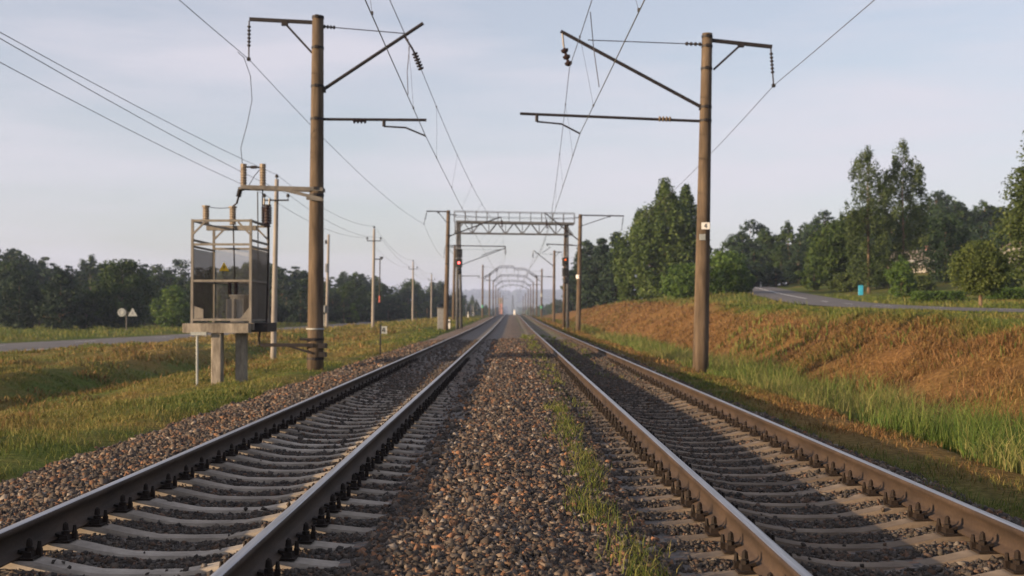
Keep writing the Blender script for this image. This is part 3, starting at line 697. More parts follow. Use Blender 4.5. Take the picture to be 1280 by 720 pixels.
def simple(px0, py0, px1, py1, Y, label, tags=()):
    s = 1400 / Y; sg = 1 if px0 < 640 else -1
    d = dict(collars=[py1 + .5 * s, py1 + 2.2 * s], strut=[(px1, py1 + 2.6 * s), (px1 + sg * 2.7 * s, py1 + .6 * s)], tie=[(px1, py1 + .4 * s), (px1 + sg * 2.5 * s, py1 + .6 * s)], ins=[(px1 + sg * 2.75 * s, py1 + .9 * s), (px1 + sg * 2.8 * s, py1 + 1.4 * s)], insr=.09, insn=4, link=[(px1 + sg * 2.7 * s, py1 + .5 * s), (px1 + sg * 2.7 * s, py1 + .8 * s)],
             arm=[(px1, py1 + 3.0 * s), (px1 + sg * 3.1 * s, py1 + 3.0 * s)], armins=[(px1 + sg * .9 * s, py1 + 3 * s), (px1 + sg * 1.3 * s, py1 + 3 * s)], steady=[(px1 + sg * 2.2 * s, py1 + 3 * s), (px1 + sg * 2.2 * s, py1 + 3.2 * s), (px1 + sg * 2.7 * s, py1 + 3.3 * s), (px1 + sg * 3.2 * s, py1 + 3.5 * s)])
    b = at(px0, py0, Y); b.z = min(gz(b.x, Y), b.z)
    m = mast(b, at(px1, py1, Y), Y, label, d, (.2, .145))
    for yy, mt, hh in tags:
        q = at(px0 + (px1 - px0) * (py0 - yy) / (py0 - py1), yy, Y); MB().tube([q - Vector((0, 0, hh)), q + Vector((0, 0, hh))], .2, 16).build('painted_band', mt, m)
    return m
M['green_paint'] = worn('pale_green_paint', (.06, .32, .20), (.1, .42, .27), 3, None, .6, .05)
simple(603, 400, 603.5, 331, Y4, 'mast with a small green band on the road side, first one beyond the signal gantry', [(383, M['green_paint'], .25)])
simple(676.5, 400, 677.5, 336, Y4, 'mast with a small green band on the slope side, first before the arched portals', [(384, M['green_paint'], .25), (369, M['white_dull'], .3)])
def plain_mast(px, ytop, Y, label, group=None):
    b = at(px, 392, Y); b.z = gz(b.x, Y)
    r = thing('catenary_mast', label, 'catenary mast', b, 'far portal masts' if group else 'catenary masts beside the tracks')
    pole_mb(b - Vector((0, 0, .5)), at(px + .4, ytop, Y), .2, .15, 12).build('pole', M['pole'], r, True)
    return r
plain_mast(611.7, 341.5, 264, 'mast carrying the left end of the nearest arched portal')
plain_mast(670.7, 344.5, 264, 'mast carrying the right end of the nearest arched portal')
FL = 'small hazy mast in the dense far rows where the tracks vanish'
FAR = [(315, 616.2, 351, 666.3, 352.5), (370, 619.5, 356.5, 663, 359), (430, 622.3, 361, 660, 361), (500, 624.8, 365, 656.5, 366), (580, 628, 369, 653.5, 370)]
for Y, a, ta, b_, tb in FAR:
    plain_mast(a, ta, Y, FL, 1); plain_mast(b_, tb, Y, FL, 1)
def arch(Y, p, label):
    A = [at(x, y, Y) for x, y in p]; o = A[0].lerp(A[-1], .5); o.z = min(q.z for q in A)
    r = thing('portal_arch', label, 'catenary portal', o)
    mb = MB(); hi = [q + Vector((0, 0, .22)) for q in A]; lo = [q - Vector((0, 0, .22)) for q in A]
    for y in (-.2, .2):
        k = Vector((0, y, 0)); mb.tube([q + k for q in hi], .055, 6); mb.tube([q + k for q in lo], .055, 6)
        for i in range(len(A) - 1):
            n = 4
            for j in range(n):
                mb.bar(lo[i].lerp(lo[i + 1], j / n) + k, hi[i].lerp(hi[i + 1], (j + 1) / n) + k, .05)
    mb.build('truss', M['dark_steel'], r)
    hm = MB()
    for t in (.28, .72, .42, .6):
        i = min(int(t * (len(A) - 1)), len(A) - 2); q = A[i].lerp(A[i + 1], t * (len(A) - 1) - i)
        hm.bar(q, q - Vector((0, 0, 2.4 if t in (.28, .72) else 1.3)), .07)
    hm.build('hanger', M['dark_steel'], r)
arch(264, [(606, 346.5), (612, 343.5), (625, 333.5), (641, 333.5), (644, 336), (656, 336.5), (671, 345.5)], 'nearest and tallest of the arched steel portals spanning both tracks')
arch(315, [(616, 352), (625, 344.5), (640, 344), (657, 345.5), (666.5, 353)], 'second arched steel portal, nested under the nearest one')
arch(370, [(619, 357.5), (627, 351.5), (641, 351), (655, 352), (664, 358.5)], 'third arched steel portal, faint inside the second')
arch(430, [(622, 361.5), (631, 357), (641, 356), (652, 357.5), (661, 362)], 'farthest and smallest arched steel portal, pale in the haze')

# ------------------------------------------------------------------ signal gantry
YG = 104.0
A = lambda x, y, dy=0: at(x, y, YG) + Vector((0, dy, 0))
gr = thing('signal_gantry', 'grey steel signal gantry with walkway railing spanning both tracks', 'signal gantry', (at(641, 400, YG).x, YG, gz(-5, YG)))
tr = MB()
for dy in (-.55, .55):
    k = Vector((0, dy, 0))
    tr.bar(A(570, 277.5, dy), A(717, 280, dy), .12, .20); tr.bar(A(568, 291.5, dy), A(716, 293.5, dy), .09, .10)
    for i in range(14):
        x0 = 569 + 147 / 14 * i; x1 = x0 + 147 / 14; a, b = (x0, x1) if i % 2 else (x1, x0)
        ya = lambda x: 277.5 + (x - 570) * .017; yb = lambda x: 291.5 + (x - 570) * .0137
        tr.bar(A(a, ya(a), dy), A(b, yb(b), dy), .06)
        if i % 2 == 0: tr.bar(A(x0, ya(x0), dy), A(x0, yb(x0), dy), .05)
tr.build('truss', M['gantry'], gr)
dk = MB(); a = A(571, 278.2); b = A(715, 280.6); dk.bar(a, b, 1.1, .10); dk.build('walkway', M['dark_steel'], gr)
rl = MB()
for dy in (-.6, .6):
    rl.bar(A(568, 264.3, dy), A(718, 267, dy), .05); rl.bar(A(568, 271, dy), A(718, 273.5, dy), .03)
    for i in range(12):
        x = 568 + 150 / 11 * i; rl.bar(A(x, 264.3 + (x - 568) * .018, dy), A(x, 278 + (x - 568) * .017, dy), .05)
rl.build('railing', M['gantry'], gr)
for px0, px1, pxt in ((571.5, 576.5, 573), (704.5, 709.5, 708)):
    for q in (px0, px1):
        top = A(pxt + (q - (px0 + px1) / 2) * .55, 279); bt = A(q, 407); bt.z = gz(bt.x, YG) - .3
        lg = MB(); lg.tube([bt, top], [.16, .11], 12); 
        if q == px1:
            for k in range(9):
                t = .08 + k * .1; c0 = bt.lerp(top, t); lg.bar(c0 + Vector((-.02, -.1, 0)), A(px0, 407).lerp(A(pxt - 1.4, 279), t) + Vector((0, -.1, 0)), .05)
        lg.build('leg', M['pole'] if px0 > 640 and q == px0 else M['gantry'], gr, True)
def signal(px, heads, small, lit, mat, label):
    c = A(px, heads[-1]); root = thing('railway_signal', label, 'signal', (c.x, YG - .3, A(px, small).z), None)
    for y in heads:
        p = A(px, y, -.42); bx = MB().box(p, (.62, .22, .78), bev=.08); hd = bx.build('signal_head', M['black'], root)
        for dz in (.19, -.19):
            on = (y == lit and dz > 0) if mat is M['dim_lamp'] else (y == lit and dz > 0)
            ln = MB(); q = p + Vector((0, -.115, dz if not (on and mat is M['red_lamp']) else .02)); rr = .10 if mat is M['red_lamp'] and on else .09
            if y == lit and mat is M['red_lamp'] and not on: continue
            ln.tube([q, q + Vector((0, -.02, 0))], rr, 14); ln.build('lens', mat if on else M['dead_lamp'], hd)
            hv = MB(); 
            for j in range(7):
                t0 = math.pi * j / 7; t1 = math.pi * (j + 1) / 7; R2_ = rr + .03
                hv._add([q + Vector((math.cos(t) * R2_, dy, math.sin(t) * R2_)) for t in (t0, t1) for dy in (0, -.2)], [(0, 1, 3, 2)])
            hv.build('visor', M['black'], hd)
    p = A(px, small, -.42); MB().tube([p - Vector((0, 0, .24)), p - Vector((0, 0, .1)), p + Vector((0, 0, .1)), p + Vector((0, 0, .24))], [.08, .24, .24, .08], 12).build('route_lamp', M['black'], root)
    bk = MB()
    for y in heads + [small]: bk.bar(A(px, y, -.42), A(px, y, 0), .07)
    bk.bar(A(px, heads[0], -.2), A(px, small, -.2), .07); bk.build('mounting_bracket', M['dark_steel'], root)
signal(574, [317, 329], 340, 329, M['red_lamp'], 'black signal with a glowing red lamp on the gantry column on the road side')
signal(706.5, [327.5, 340.5], 352, 327.5, M['dim_lamp'], 'black signal with a dim orange lamp on the gantry column on the slope side')

# ------------------------------------------------------------------ wires
def sagline(p, q, sag, n=14):
    p = Vector(p); q = Vector(q); return [p.lerp(q, i / n) - Vector((0, 0, sag * 4 * (i / n) * (1 - i / n))) for i in range(n + 1)]
def wire(name, pts, r, mat, label, cat='wire', group=None):
    mb = MB(); mb.tube(pts, r, 5); o = mb.build(name, M[mat]); return tag(o, label, cat, group)
MY = [-30, Y1, Y2, Y3, Y4, 264, 315, 370, 430, 500]
cL = [Vector((-2.0, -30, 6.5)), at(532, 170, Y1), Vector((-2.35, Y2, 6.45)), Vector((-2.1, Y3, 6.5)), Vector((-2.4, Y4, 6.6)), Vector((-2.1, 264, 6.6)), Vector((-2.4, 315, 6.5)), Vector((-2.1, 370, 6.2)), Vector((-2.4, 430, 5.6)), Vector((-2.1, 500, 4.6))]
cR = [Vector((2.9, -30, 6.5)), at(725, 167, Y1), Vector((2.5, Y2, 6.45)), Vector((2.0, Y3, 6.5)), Vector((2.5, Y4, 6.6)), Vector((2.1, 264, 6.6)), Vector((2.4, 315, 6.5)), Vector((2.1, 370, 6.2)), Vector((2.4, 430, 5.6)), Vector((2.1, 500, 4.6))]
mLp = [Vector((-2.5, -30, 8.3)), at(527, 88, Y1), at(628, 284, Y2), at(632, 318, Y3)] + [Vector((p.x, p.y, p.z + 1.9)) for p in cL[4:]]
mRp = [Vector((2.1, -30, 8.3)), at(712, 84, Y1), at(684, 286, Y2), at(666, 322, Y3)] + [Vector((p.x, p.y, p.z + 1.9)) for p in cR[4:]]
for side, c, mm in (('left', cL, mLp), ('right', cR, mRp)):
    P = []
    for a, b in zip(c, c[1:]): P += sagline(a, b, .06, 6)[(1 if P else 0):]
    wire('contact_wire', P, .011, 'copper_wire', 'lower straight contact wire running above the %s track' % side, 'overhead wire')
    P = []
    for i, (a, b) in enumerate(zip(mm, mm[1:])): P += sagline(a, b, [.75, .95, .8, .8, .6, .5, .5, .5, .5][i], 12)[(1 if P else 0):]
    root = bpy.data.objects.new('messenger_wire', None); COL.objects.link(root); root.location = mm[0]
    tag(root, 'upper sagging carrier wire with droppers above the %s track' % side, 'overhead wire')
    w_ = MB(); w_.tube(P, .010, 5); w_.build('carrier_cable', M['wire'], root)
    yc = [p.y for p in P]
    def atY(Q, y):
        for a, b in zip(Q, Q[1:]):
            if a.y <= y <= b.y: return a.lerp(b, (y - a.y) / (b.y - a.y))
    for i in range(0, 5):
        n = 7
        for j in range(n):
            y = MY[i] + (MY[i + 1] - MY[i]) * (j + .5) / n
            if y < 8: continue
            a = atY(P, y); b = atY(c, y)
            if a.z - b.z < .1: continue
            d = MB(); d.tube([a, a.lerp(b, .5) + Vector((.012, .03, 0)), b], .005, 4); d.box(a, (.04, .07, .05)); d.box(b, (.04, .07, .05)); d.build('dropper', M['wire'], root)
    # stitched support wire near the first mast
    if side == 'left':
        d = MB(); d.tube([at(512, 56, Y1), at(509, 90, Y1 - .5), at(510, 118, Y1 - 1)] , .012, 5); d.build('jumper', M['wire'], root)
    else:
        d = MB(); d.tube([at(738, 15, Y1 - 5), at(742, 60, Y1 - 4), at(749, 109, Y1 - 4)], .012, 5); d.build('jumper', M['wire'], root)
fL = [Vector((-7.4, -30, 8.8)), at(311, 74, Y1), at(530, 280, Y2), at(555, 322, Y3)]
fR = [Vector((7.2, -30, 9.2)), at(967, 107, Y1), at(777, 287, Y2), at(702.5, 324, Y3)]
for side, c in (('road', fL), ('slope', fR)):
    P = []
    for a, b in zip(c, c[1:]): P += sagline(a, b, .55, 14)[(1 if P else 0):]
    wire('feeder_wire', P, .010, 'wire', 'thin feeder wire hung from the outer mast brackets on the %s side' % side, 'overhead wire')

# ------------------------------------------------------------------ transformer substation
YT = 32.0; YB = 34.3
root = thing('transformer_substation', 'weathered steel cage with a transformer on concrete legs beside the left mast', 'transformer', (at(275, 470, YT).x, YT + 1, gz(at(275, 470, YT).x, YT + 1)))
fx0 = at(240, 400, YT).x; fx1 = at(313, 400, YT).x
z0 = at(280, 404, YT).z; z1 = at(280, 274, YT).z
zr = lambda y: at(280, y, YT).z
fr = MB(); w = .07
for x in (fx0, fx1):
    for y in (YT, YB): fr.box((x, y, (z0 + z1) / 2), (w, w, z1 - z0))
for z, ys in ((z1 - .04, (YT, YB)), (zr(305.5), (YT, YB)), (zr(351), (YT, YB)), (z0 + .10, (YT,))):
    for y in ys: fr.bar((fx0 + w / 2 + .003, y, z), (fx1 - w / 2 - .003, y, z), w * .9, w * .9)
for z in (z1 - .04, zr(300), zr(308), zr(351), z0 + .08):
    for x in (fx0, fx1): fr.bar((x, YT + w / 2 + .003, z), (x, YB - w / 2 - .003, z), w * .85, w * .85)
fr.bar((fx0 + .1, (YT + YB) / 2, z1 - .17), (fx1 - .1, (YT + YB) / 2, z1 - .17), .16, .14)
for s, x in ((1, fx0), (-1, fx1)):
    for y in (YT, YB):
        fr.bar((x, y - .02, z1 - .45), (x + s * .36, y - .02, z1 - .08), .05)
fr.prism([(fx1 - .04, z0 + .14), (fx1 - .28, z0 + .14), (fx1 - .04, z0 + .45)], YT - .02, YT + .02); fr.prism([(fx0 + .04, z0 + .14), (fx0 + .32, z0 + .14), (fx0 + .32, z0 + .4), (fx0 + .04, z0 + .5)], YT - .02, YT + .02)
fr.build('cage_frame', M['warm_steel'], root)
pn = MB(); pn.box((fx0 + .006, (YT + YB) / 2, (z0 + zr(308)) / 2), (.012, YB - YT - .12, zr(308) - z0 - .12)); pn.build('side_panel', M['mesh_half'], root)
pn = MB(); pn.box((fx1 + .0, (YT + YB) / 2, (z0 + zr(308)) / 2), (.012, YB - YT - .12, zr(308) - z0 - .12)); pn.build('side_panel', M['mesh_dense'], root)
pn = MB(); pn.box(((fx0 + fx1) / 2, YB, (z0 + zr(305)) / 2), (fx1 - fx0 - .1, .012, zr(305) - z0 - .1)); pn.build('rear_panel', M['mesh_thin'], root)
# concrete platform and legs
pf = MB(); pf.box(((at(233, 0, YT).x + at(315, 0, YT).x) / 2, YT - .05, z0 - .14), (at(315, 0, YT).x - at(233, 0, YT).x, .30, .27), bev=.02)
pf.box(((at(233, 0, YT).x + at(315, 0, YT).x) / 2 + .1, YB + .05, z0 - .14), (at(315, 0, YT).x - at(233, 0, YT).x + .1, .30, .27), bev=.02)
pf.box((fx1 - .02, (YT + YB) / 2, z0 - .10), (.16, YB - YT - .25, .2)); pf.box((fx0 + .1, (YT + YB) / 2, z0 - .10), (.16, YB - YT - .25, .2)); pf.box(((fx0 + fx1) / 2, (YT + YB) / 2, z0 - .05), (fx1 - fx0 - .3, YB - YT - .3, .08))
pf.build('concrete_platform', M['concrete'], root)
for px, y in ((272, YT), (302, YT + .35)):
    x = at(px, 430, y).x if y < YB else at(px, 430, YT).x
    g = gz(x, y); lg = MB(); lg.box((x, y, (z0 - .28 + g - .3) / 2), (.30, .30, z0 - .28 - g + .3), bev=.03); lg.build('leg', M['concrete'], root)
bx = MB(); bx.box((at(328, 410, YT + 1).x, YT + .9, z0 - .13), (.62, 1.3, .26)); bx.build('cable_box', M['dark_steel'], root)
# transformer
tk = MB(); tx = (at(280, 0, YT).x + at(306, 0, YT).x) / 2; tzt = zr(369)
tk.tube([(tx, YT + 1.1, z0 + .02), (tx, YT + 1.1, tzt - .03)], .34, 24); tk.tube([(tx, YT + 1.1, tzt - .03), (tx, YT + 1.1, tzt + .03)], .38, 24)
for k in range(10):
    a = 2 * math.pi * k / 10; tk.box((tx + .40 * math.cos(a), YT + 1.1 + .40 * math.sin(a), (z0 + tzt) / 2), (.14, .03, tzt - z0 - .2), rot=(0, 0, a))
tk.build('transformer_tank', M['tank'], root, False)
for px_ in (288, 296):
    bs = MB(); x = at(px_, 0, YT + 1).x; bs.discs((x, YT + 1.1, tzt + .03), (x, YT + 1.1, tzt + .45), .08, 6, .6); bs.build('bushing', M['porcelain_pale'] if px_ == 292 else M['porcelain'], root)
for px_, y0_, y1_ in ((257.5, 280, 257), (291, 281, 258), (334, 284, 256)):
    bs = MB(); bs.discs(at(px_, y0_, YT + 1.1), at(px_, y1_ + 2, YT + 1.1), .105, 7, .82); bs.tube([at(px_, y1_ + 2, YT + 1.1), at(px_, y1_, YT + 1.1)], .12, 10); bs.build('post_insulator', M['porcelain_pale'] if px_ < 300 else M['porcelain'], root)
for px_ in (330, 336.5):
    bs = MB(); bs.discs(at(px_, 280, YT + 1.8), at(px_, 258, YT + 1.8), .09, 7, .7); bs.tube([at(px_, 258, YT + 1.8), at(px_ + .5, 248, YT + 1.8)], .03, 6); bs.build('fuse_insulator', M['porcelain'], root)
cb = MB(); cb.tube([at(291, 258, YT + 1.1), at(292, 300, YT + 1.0), at(293.5, 345, YT + 1.0), Vector((at(292, 0, YT + 1).x, YT + 1.05, tzt + .4))], .022, 6)
cb.tube(sagline(at(257, 258, YT + 1.1), at(291, 259, YT + 1.1), .04, 6), .010, 5)
cb.tube([at(291, 258, YT + 1.1), at(296, 254, YT + 1.0), at(299, 243, YT + .9), at(300, 236, Y1)], .03, 6); cb.discs(at(298, 246, YT + .9), at(301, 234, YT + .95), .085, 5, .7)
cb.tube([at(334, 258, YT + 1.1), at(336, 300, YT + 1.5), at(334, 380, YT + 1.6), at(333, 404, YT + 1.6)], .03, 6)
cb.tube([at(322, 240, YT + 1.5), at(322.5, 300, YT + 1.6), at(323, 400, YT + 1.6)], .018, 6)
cb.build('cable', M['dark_steel'], root)
sg = MB(); s_ = at(282, 333.5, YT + .12); k = .165
sg.prism([(s_.x - k, s_.z - k * .85), (s_.x + k, s_.z - k * .85), (s_.x, s_.z + k * .95)], YB - .05, YB - .04)
s_ = at(280.5, 333.5, YB); sg = MB(); k = .15
sg.prism([(s_.x - k, s_.z - k * .85), (s_.x + k, s_.z - k * .85), (s_.x, s_.z + k * .95)], YB - .045, YB - .03)
ws = sg.build('warning_sign', M['yellow'], root)
lb = MB(); lb.prism([(s_.x + .02, s_.z + .07), (s_.x - .03, s_.z - .02), (s_.x - .003, s_.z - .02), (s_.x - .02, s_.z - .10), (s_.x + .03, s_.z + .004), (s_.x + .003, s_.z + .004)], YB - .052, YB - .047); lb.build('lightning_mark', M['black'], ws)
wp = MB(); q = at(246.5, 477, YT - .25); q.z = gz(q.x, q.y); t_ = at(246.5, 417, YT - .25); wp.tube([q - Vector((0, 0, .2)), t_], .035, 8); wp.box(t_ + Vector((.05, 0, 0)), (.45, .12, .09)); wp.build('white_pipe', M['white_dull'], root)
# switch beam between cage and mast
sb = thing('switch_beam', 'steel double beam with upright insulators bridging transformer cage and mast', 'switch beam', at(350, 238, Y1))
b_ = MB(); 
for dy in (-.18, .18): b_.bar(at(303, 234.5, Y1) + Vector((0, dy, 0)), at(405, 237.5, Y1) + Vector((0, dy, 0)), .07, .11)
b_.bar(at(350, 236.5, Y1) + Vector((0, -.2, 0)), at(404, 250, Y1) + Vector((0, -.25, 0)), .07, .09); b_.bar(at(385, 249, Y1) + Vector((0, -.26, 0)), at(406, 251, Y1) + Vector((0, -.26, 0)), .06, .08)
b_.bar(at(302, 236, Y1) + Vector((0, -.2, 0)), at(302, 236, Y1) + Vector((0, .2, 0)), .07)
b_.build('beam', M['grey_steel'], sb)
for px_ in (304.5, 328.5):
    i_ = MB(); i_.discs(at(px_, 233, Y1), at(px_, 210, Y1), .10, 7, .8); i_.tube([at(px_, 210, Y1), at(px_, 205, Y1)], .09, 10); i_.build('post_insulator', M['porcelain_pale'], sb)
bl = MB(); bl.tube([at(304, 208.5, Y1), at(329, 209.5, Y1)], .025, 6); bl.box(at(317, 209, Y1), (.16, .08, .08)); bl.tube([at(329, 207, Y1), at(318, 220, Y1), at(311, 232, Y1)], .012, 5); bl.tube([at(328.5, 235, Y1), at(328, 262, Y1 + .5), at(330, 280, Y1 + .8)], .02, 5)
bl.build('switch_blade', M['dark_steel'], sb)
wire('drop_wire', [at(297, 65, Y1 - 2.4), at(305, 72, Y1 - 2.2), at(313, 95, Y1 - 1.8), at(315, 125, Y1 - 1.2), at(309, 155, Y1 - .8), at(301, 185, Y1 - .3), at(303, 206, Y1)], .010, 'wire', 'slack drop wire curving from the feeder down to the transformer switch', 'overhead wire')
wire('earth_wire', sagline(at(318, 427, YT + 1), at(326, 414, YT + 1), .25, 8), .012, 'wire', 'short slack cable under the transformer cage floor', 'cable')

# ------------------------------------------------------------------ grey line posts (power line by the road)
POSTS = [(341.5, 441, 346, 224, 55, 'pale concrete line post right behind the transformer cage'),
         (466, 408, 467.7, 286, 96.7, 'pale concrete line post with crossarm and a hanging red-tipped rod'),
         (515.8, 403, 516.5, 327, 157, 'third pale line post along the road, before the dark round tree'),
         (539, 402, 539.5, 343, 201, 'fourth pale line post, left of the grey cabinet')]
TP = []
for px0, py0, px1, py1, Y, lab in POSTS:
    b = at(px0, py0, Y); b.z = gz(b.x, Y); t = at(px1, py1, Y)
    r = thing('power_line_post', lab, 'utility pole', b, 'line posts along the road')
    pole_mb(b - Vector((0, 0, .4)), t, .15, .10, 10).build('post', M['pole_grey'], r, True)
    ca = MB(); zc = t.z - 1.05; ca.bar((t.x - .62, Y - .12, zc), (t.x + .62, Y - .12, zc), .07); ca.build('crossarm', M['dark_steel'], r)
    tops = [Vector((t.x, Y, t.z + .22)), Vector((t.x - .58, Y - .12, zc + .3)), Vector((t.x + .58, Y - .12, zc + .3))]
    for q, b0 in zip(tops, (t, Vector((t.x - .58, Y - .12, zc)), Vector((t.x + .58, Y - .12, zc)))):
        i_ = MB(); i_.tube([b0, q - Vector((0, 0, .12))], .02, 6); i_.tube([q - Vector((0, 0, .15)), q - Vector((0, 0, .05)), q + Vector((0, 0, .03))], [.075, .085, .04], 10); i_.build('insulator', M['black'], r)
    TP.append(tops)
    if Y == 96.7:
        rd = MB(); p = at(475, 322, Y); rd.bar(at(468, 324, Y), at(478, 324, Y), .09); rd.box(at(477, 322, Y), (.28, .1, .16)); rd.tube([at(475, 324, Y), at(474.5, 372, Y)], .05, 6); rd.build('drop_rod', M['black'], r)
        rt = MB(); rt.tube([at(474.5, 370, Y), at(474.3, 378, Y)], .07, 8); rt.build('rod_tip', M['red_paint'], r)
    if Y == 55:
        bx = MB(); bx.box(at(341.5, 410, Y) + Vector((0, -.17, 0)), (.16, .05, .3)); bx.build('notice_plate', M['black'], r)
P0 = [Vector((TP[0][i].x + .3, -8, TP[0][i].z + .1 + (0, 1.28, 1.05)[i])) for i in range(3)]
names3 = ['upper', 'outer', 'inner']
for i in range(3):
    seq = [P0[i]] + [t[i] for t in TP] + [Vector((-13.5, 262, 6.8 + (0 if i else .8)))]
    P = []
    for k, (a, b) in enumerate(zip(seq, seq[1:])): P += sagline(a, b, [.55, .6, .8, .7, .7][k], 12)[(1 if P else 0):]
    wire('power_line', P, .010, 'wire', '%s wire of the power line strung along the pale posts' % names3[i].replace('upper', 'topmost').replace('outer', 'road side crossarm').replace('inner', 'track side crossarm'), 'power line')
# equipment post
Y = 105; b = at(408, 406, Y); b.z = gz(b.x, Y); t = at(410.8, 293, Y)
r = thing('equipment_post', 'grey post with a white meter box and small fittings, right of the near mast', 'utility pole', b)
pole_mb(b - Vector((0, 0, .4)), t, .15, .11, 10).build('post', M['pole_grey'], r, True)
MB().box(at(404.5, 386, Y) + Vector((0, -.2, 0)), (.38, .28, .66), bev=.03).build('meter_box', M['white_dull'], r)
MB().box(at(408.5, 335, Y) + Vector((0, -.2, 0)), (.22, .18, .8), bev=.03).build('control_box', M['cabinet'], r)
i_ = MB(); i_.tube([at(411, 303, Y), at(407.5, 303, Y)], .03, 6); i_.tube([at(407.5, 305, Y), at(407.5, 300, Y)], .10, 8); i_.build('insulator', M['black'], r)
i_ = MB(); i_.bar(at(409.5, 355, Y), at(404, 351, Y), .06); i_.bar(at(409, 352, Y), at(405, 347, Y), .05); i_.build('bracket', M['grey_steel'], r)
i_ = MB(); i_.tube([at(405, 408, Y), at(405.2, 393, Y)], .04, 6); i_.build('cable_pipe', M['white_dull'], r)
# tiny far posts
for k, (px, y0, y1, Y) in enumerate([(582.5, 398, 379.5, 330), (588.5, 399, 381, 340), (594, 396, 382, 400)]):
    b = at(px, y0, Y); b.z = min(b.z, gz(b.x, Y)); t = at(px, y1, Y)
    r = thing('power_line_post', ['tiny far line post between the gantry column and the green banded mast', 'tiny far line post second beyond the gantry column', 'tiny far leaning line post third beyond the gantry column'][k], 'utility pole', b, 'line posts along the road')
    pole_mb(b - Vector((0, 0, .4)), t + Vector((-1.0 if k == 2 else 0, 0, 0)), .16, .12, 8).build('post', M['pole_grey'], r, True)
# picket sign, cabinet, bollard
Y = 45; b = at(475.3, 437, Y); b.z = gz(b.x, Y)
r = thing('picket_sign', 'small dark post with a white square number sign in the verge grass', 'track sign', b)
t = at(475.6, 405.5, Y); MB().bar(b - Vector((0, 0, .3)), t, .055).build('post', M['black'], r)
c = at(479.6, 412.5, Y); plate_with_digit(r, (c.x, Y - .01, c.z), .27, .30)
Y = 96; b = at(551.3, 408, Y); b.z = gz(b.x, Y); t = at(551.3, 385.5, Y)
r = thing('relay_cabinet', 'grey upright metal relay cabinet beside the mast before the gantry', 'cabinet', b)
hh = t.z - b.z
MB().box((b.x, Y + .3, b.z + hh / 2), (.62, .6, hh), bev=.03).build('cabinet_body', M['cabinet'], r)
MB().box((b.x, Y + .3, b.z + hh + .03), (.70, .7, .06), bev=.03).build('cap', M['grey_steel'], r)
dr = MB().box((b.x, Y - .01, b.z + hh / 2), (.52, .03, hh - .2)).build('door', M['cabinet'], r); MB().box((b.x + .2, Y - .035, b.z + hh / 2), (.03, .02, .14)).build('handle', M['dark_steel'], dr)
for k, (px, py, Y, hgt, lab) in enumerate([(561.5, 407, 100, .9, 'short white post between the left mast and the gantry columns'), (577, 398, 190, 1.0, 'far white roadside post nearest the gantry column'), (585, 398, 205, 1.0, 'far white roadside post behind the first tiny line post'), (591, 397.5, 225, 1.0, 'farthest white roadside post before the green banded mast'), (951, 359, 160, .9, 'small white post at the far bend of the upper road')]):
    b = at(px, py, Y); b.z = gz(b.x, Y)
    r = thing('marker_post', lab, 'marker post', b); mb = MB(); mb.box((b.x, Y, b.z + hgt / 2), (.22, .12, hgt), taper=.85, bev=.03); mb.build('post_body', M['white'], r)
    MB().box((b.x, Y - .062, b.z + hgt * .75), (.18, .006, .14)).build('black_band', M['black'], r)
# double road sign beyond the left road
Y = 128; b = at(158, 414, Y); b.z = gz(b.x, Y)
r = thing('road_sign', 'pale round and triangular road signs on one post beyond the left road', 'road sign', b)
pp = MB(); tp = at(158, 388, Y); pp.tube([b - Vector((0, 0, .3)), tp], .055, 8); pp.bar(at(151, 391, Y), at(168, 391, Y), .05); pp.build('post', M['grey_steel'], r)
c = at(152.5, 390.5, Y); mb = MB()
mb.tube([c + Vector((0, -.06, 0)), c + Vector((0, -.09, 0))], .47, 28); pl = mb.build('round_plate', M['white_dull'], r)
rg = MB(); pts = [c + Vector((math.cos(a) * .3, -.096, math.sin(a) * .3)) for a in np.linspace(0, 2 * math.pi, 25)]; rg.tube(pts, .035, 6, cap=False); rg.build('ring', M['cabinet'], pl)
c = at(166, 390.5, Y); mb = MB(); mb.prism([(c.x - .54, c.z - .42), (c.x + .54, c.z - .42), (c.x, c.z + .52)], Y - .09, Y - .06); pl = mb.build('triangle_plate', M['white_dull'], r)
rg = MB(); rg.prism([(c.x - .2, c.z - .25), (c.x + .2, c.z - .25), (c.x, c.z + .15)], Y - .1, Y - .093); rg.build('inner_mark', M['cabinet'], pl)
# blue board
Y = 98; b = at(1076, 373, Y); b.z = gz(b.x, Y)
r = thing('blue_board', 'narrow bright blue board on two legs beyond the upper road', 'notice board', b)
MB().box((b.x, Y, b.z + .68), (.42, .06, .85), bev=.02).build('board', M['blue'], r)
for s in (-.17, .17): MB().bar((b.x + s, Y + .06, b.z - .2), (b.x + s, Y + .06, b.z + 1.0), .05).build('leg', M['grey_steel'], r)
# far tower and marker between the tracks
Y = 640; b = at(626.3, 391, Y); top = at(626.3, 372.5, Y); g = gz(b.x, Y)
r = thing('distant_tower', 'pink red tower with a pale top, far off left of the vanishing tracks', 'tower', (b.x, Y, g))
hh = top.z - g
MB().box((b.x, Y, g + hh * .39), (2.0, 2.0, hh * .78)).build('shaft', M['brick'], r)
MB().box((b.x, Y, g + hh * .89), (2.5, 2.5, hh * .22), bev=.2).build('head', M['concrete'], r); MB().box((b.x - .35, Y - 1.02, g + hh * .4), (.3, .05, hh * .6)).build('pale_stripe', M['concrete'], r)
wn_ = MB(); wn_.box((b.x + .5, Y - 1.03, g + hh * .6), (.4, .04, .9)); wn_.build('window', M['glass'], r)
Y = 330; b = at(643.4, 392, Y); g = float(bed_z(np.array([b.x]), np.array([Y]))[0])
r = thing('track_cabinet', 'small white rounded box far off between the two tracks', 'cabinet', (b.x, Y, g))
tz_ = at(643.4, 388, Y).z
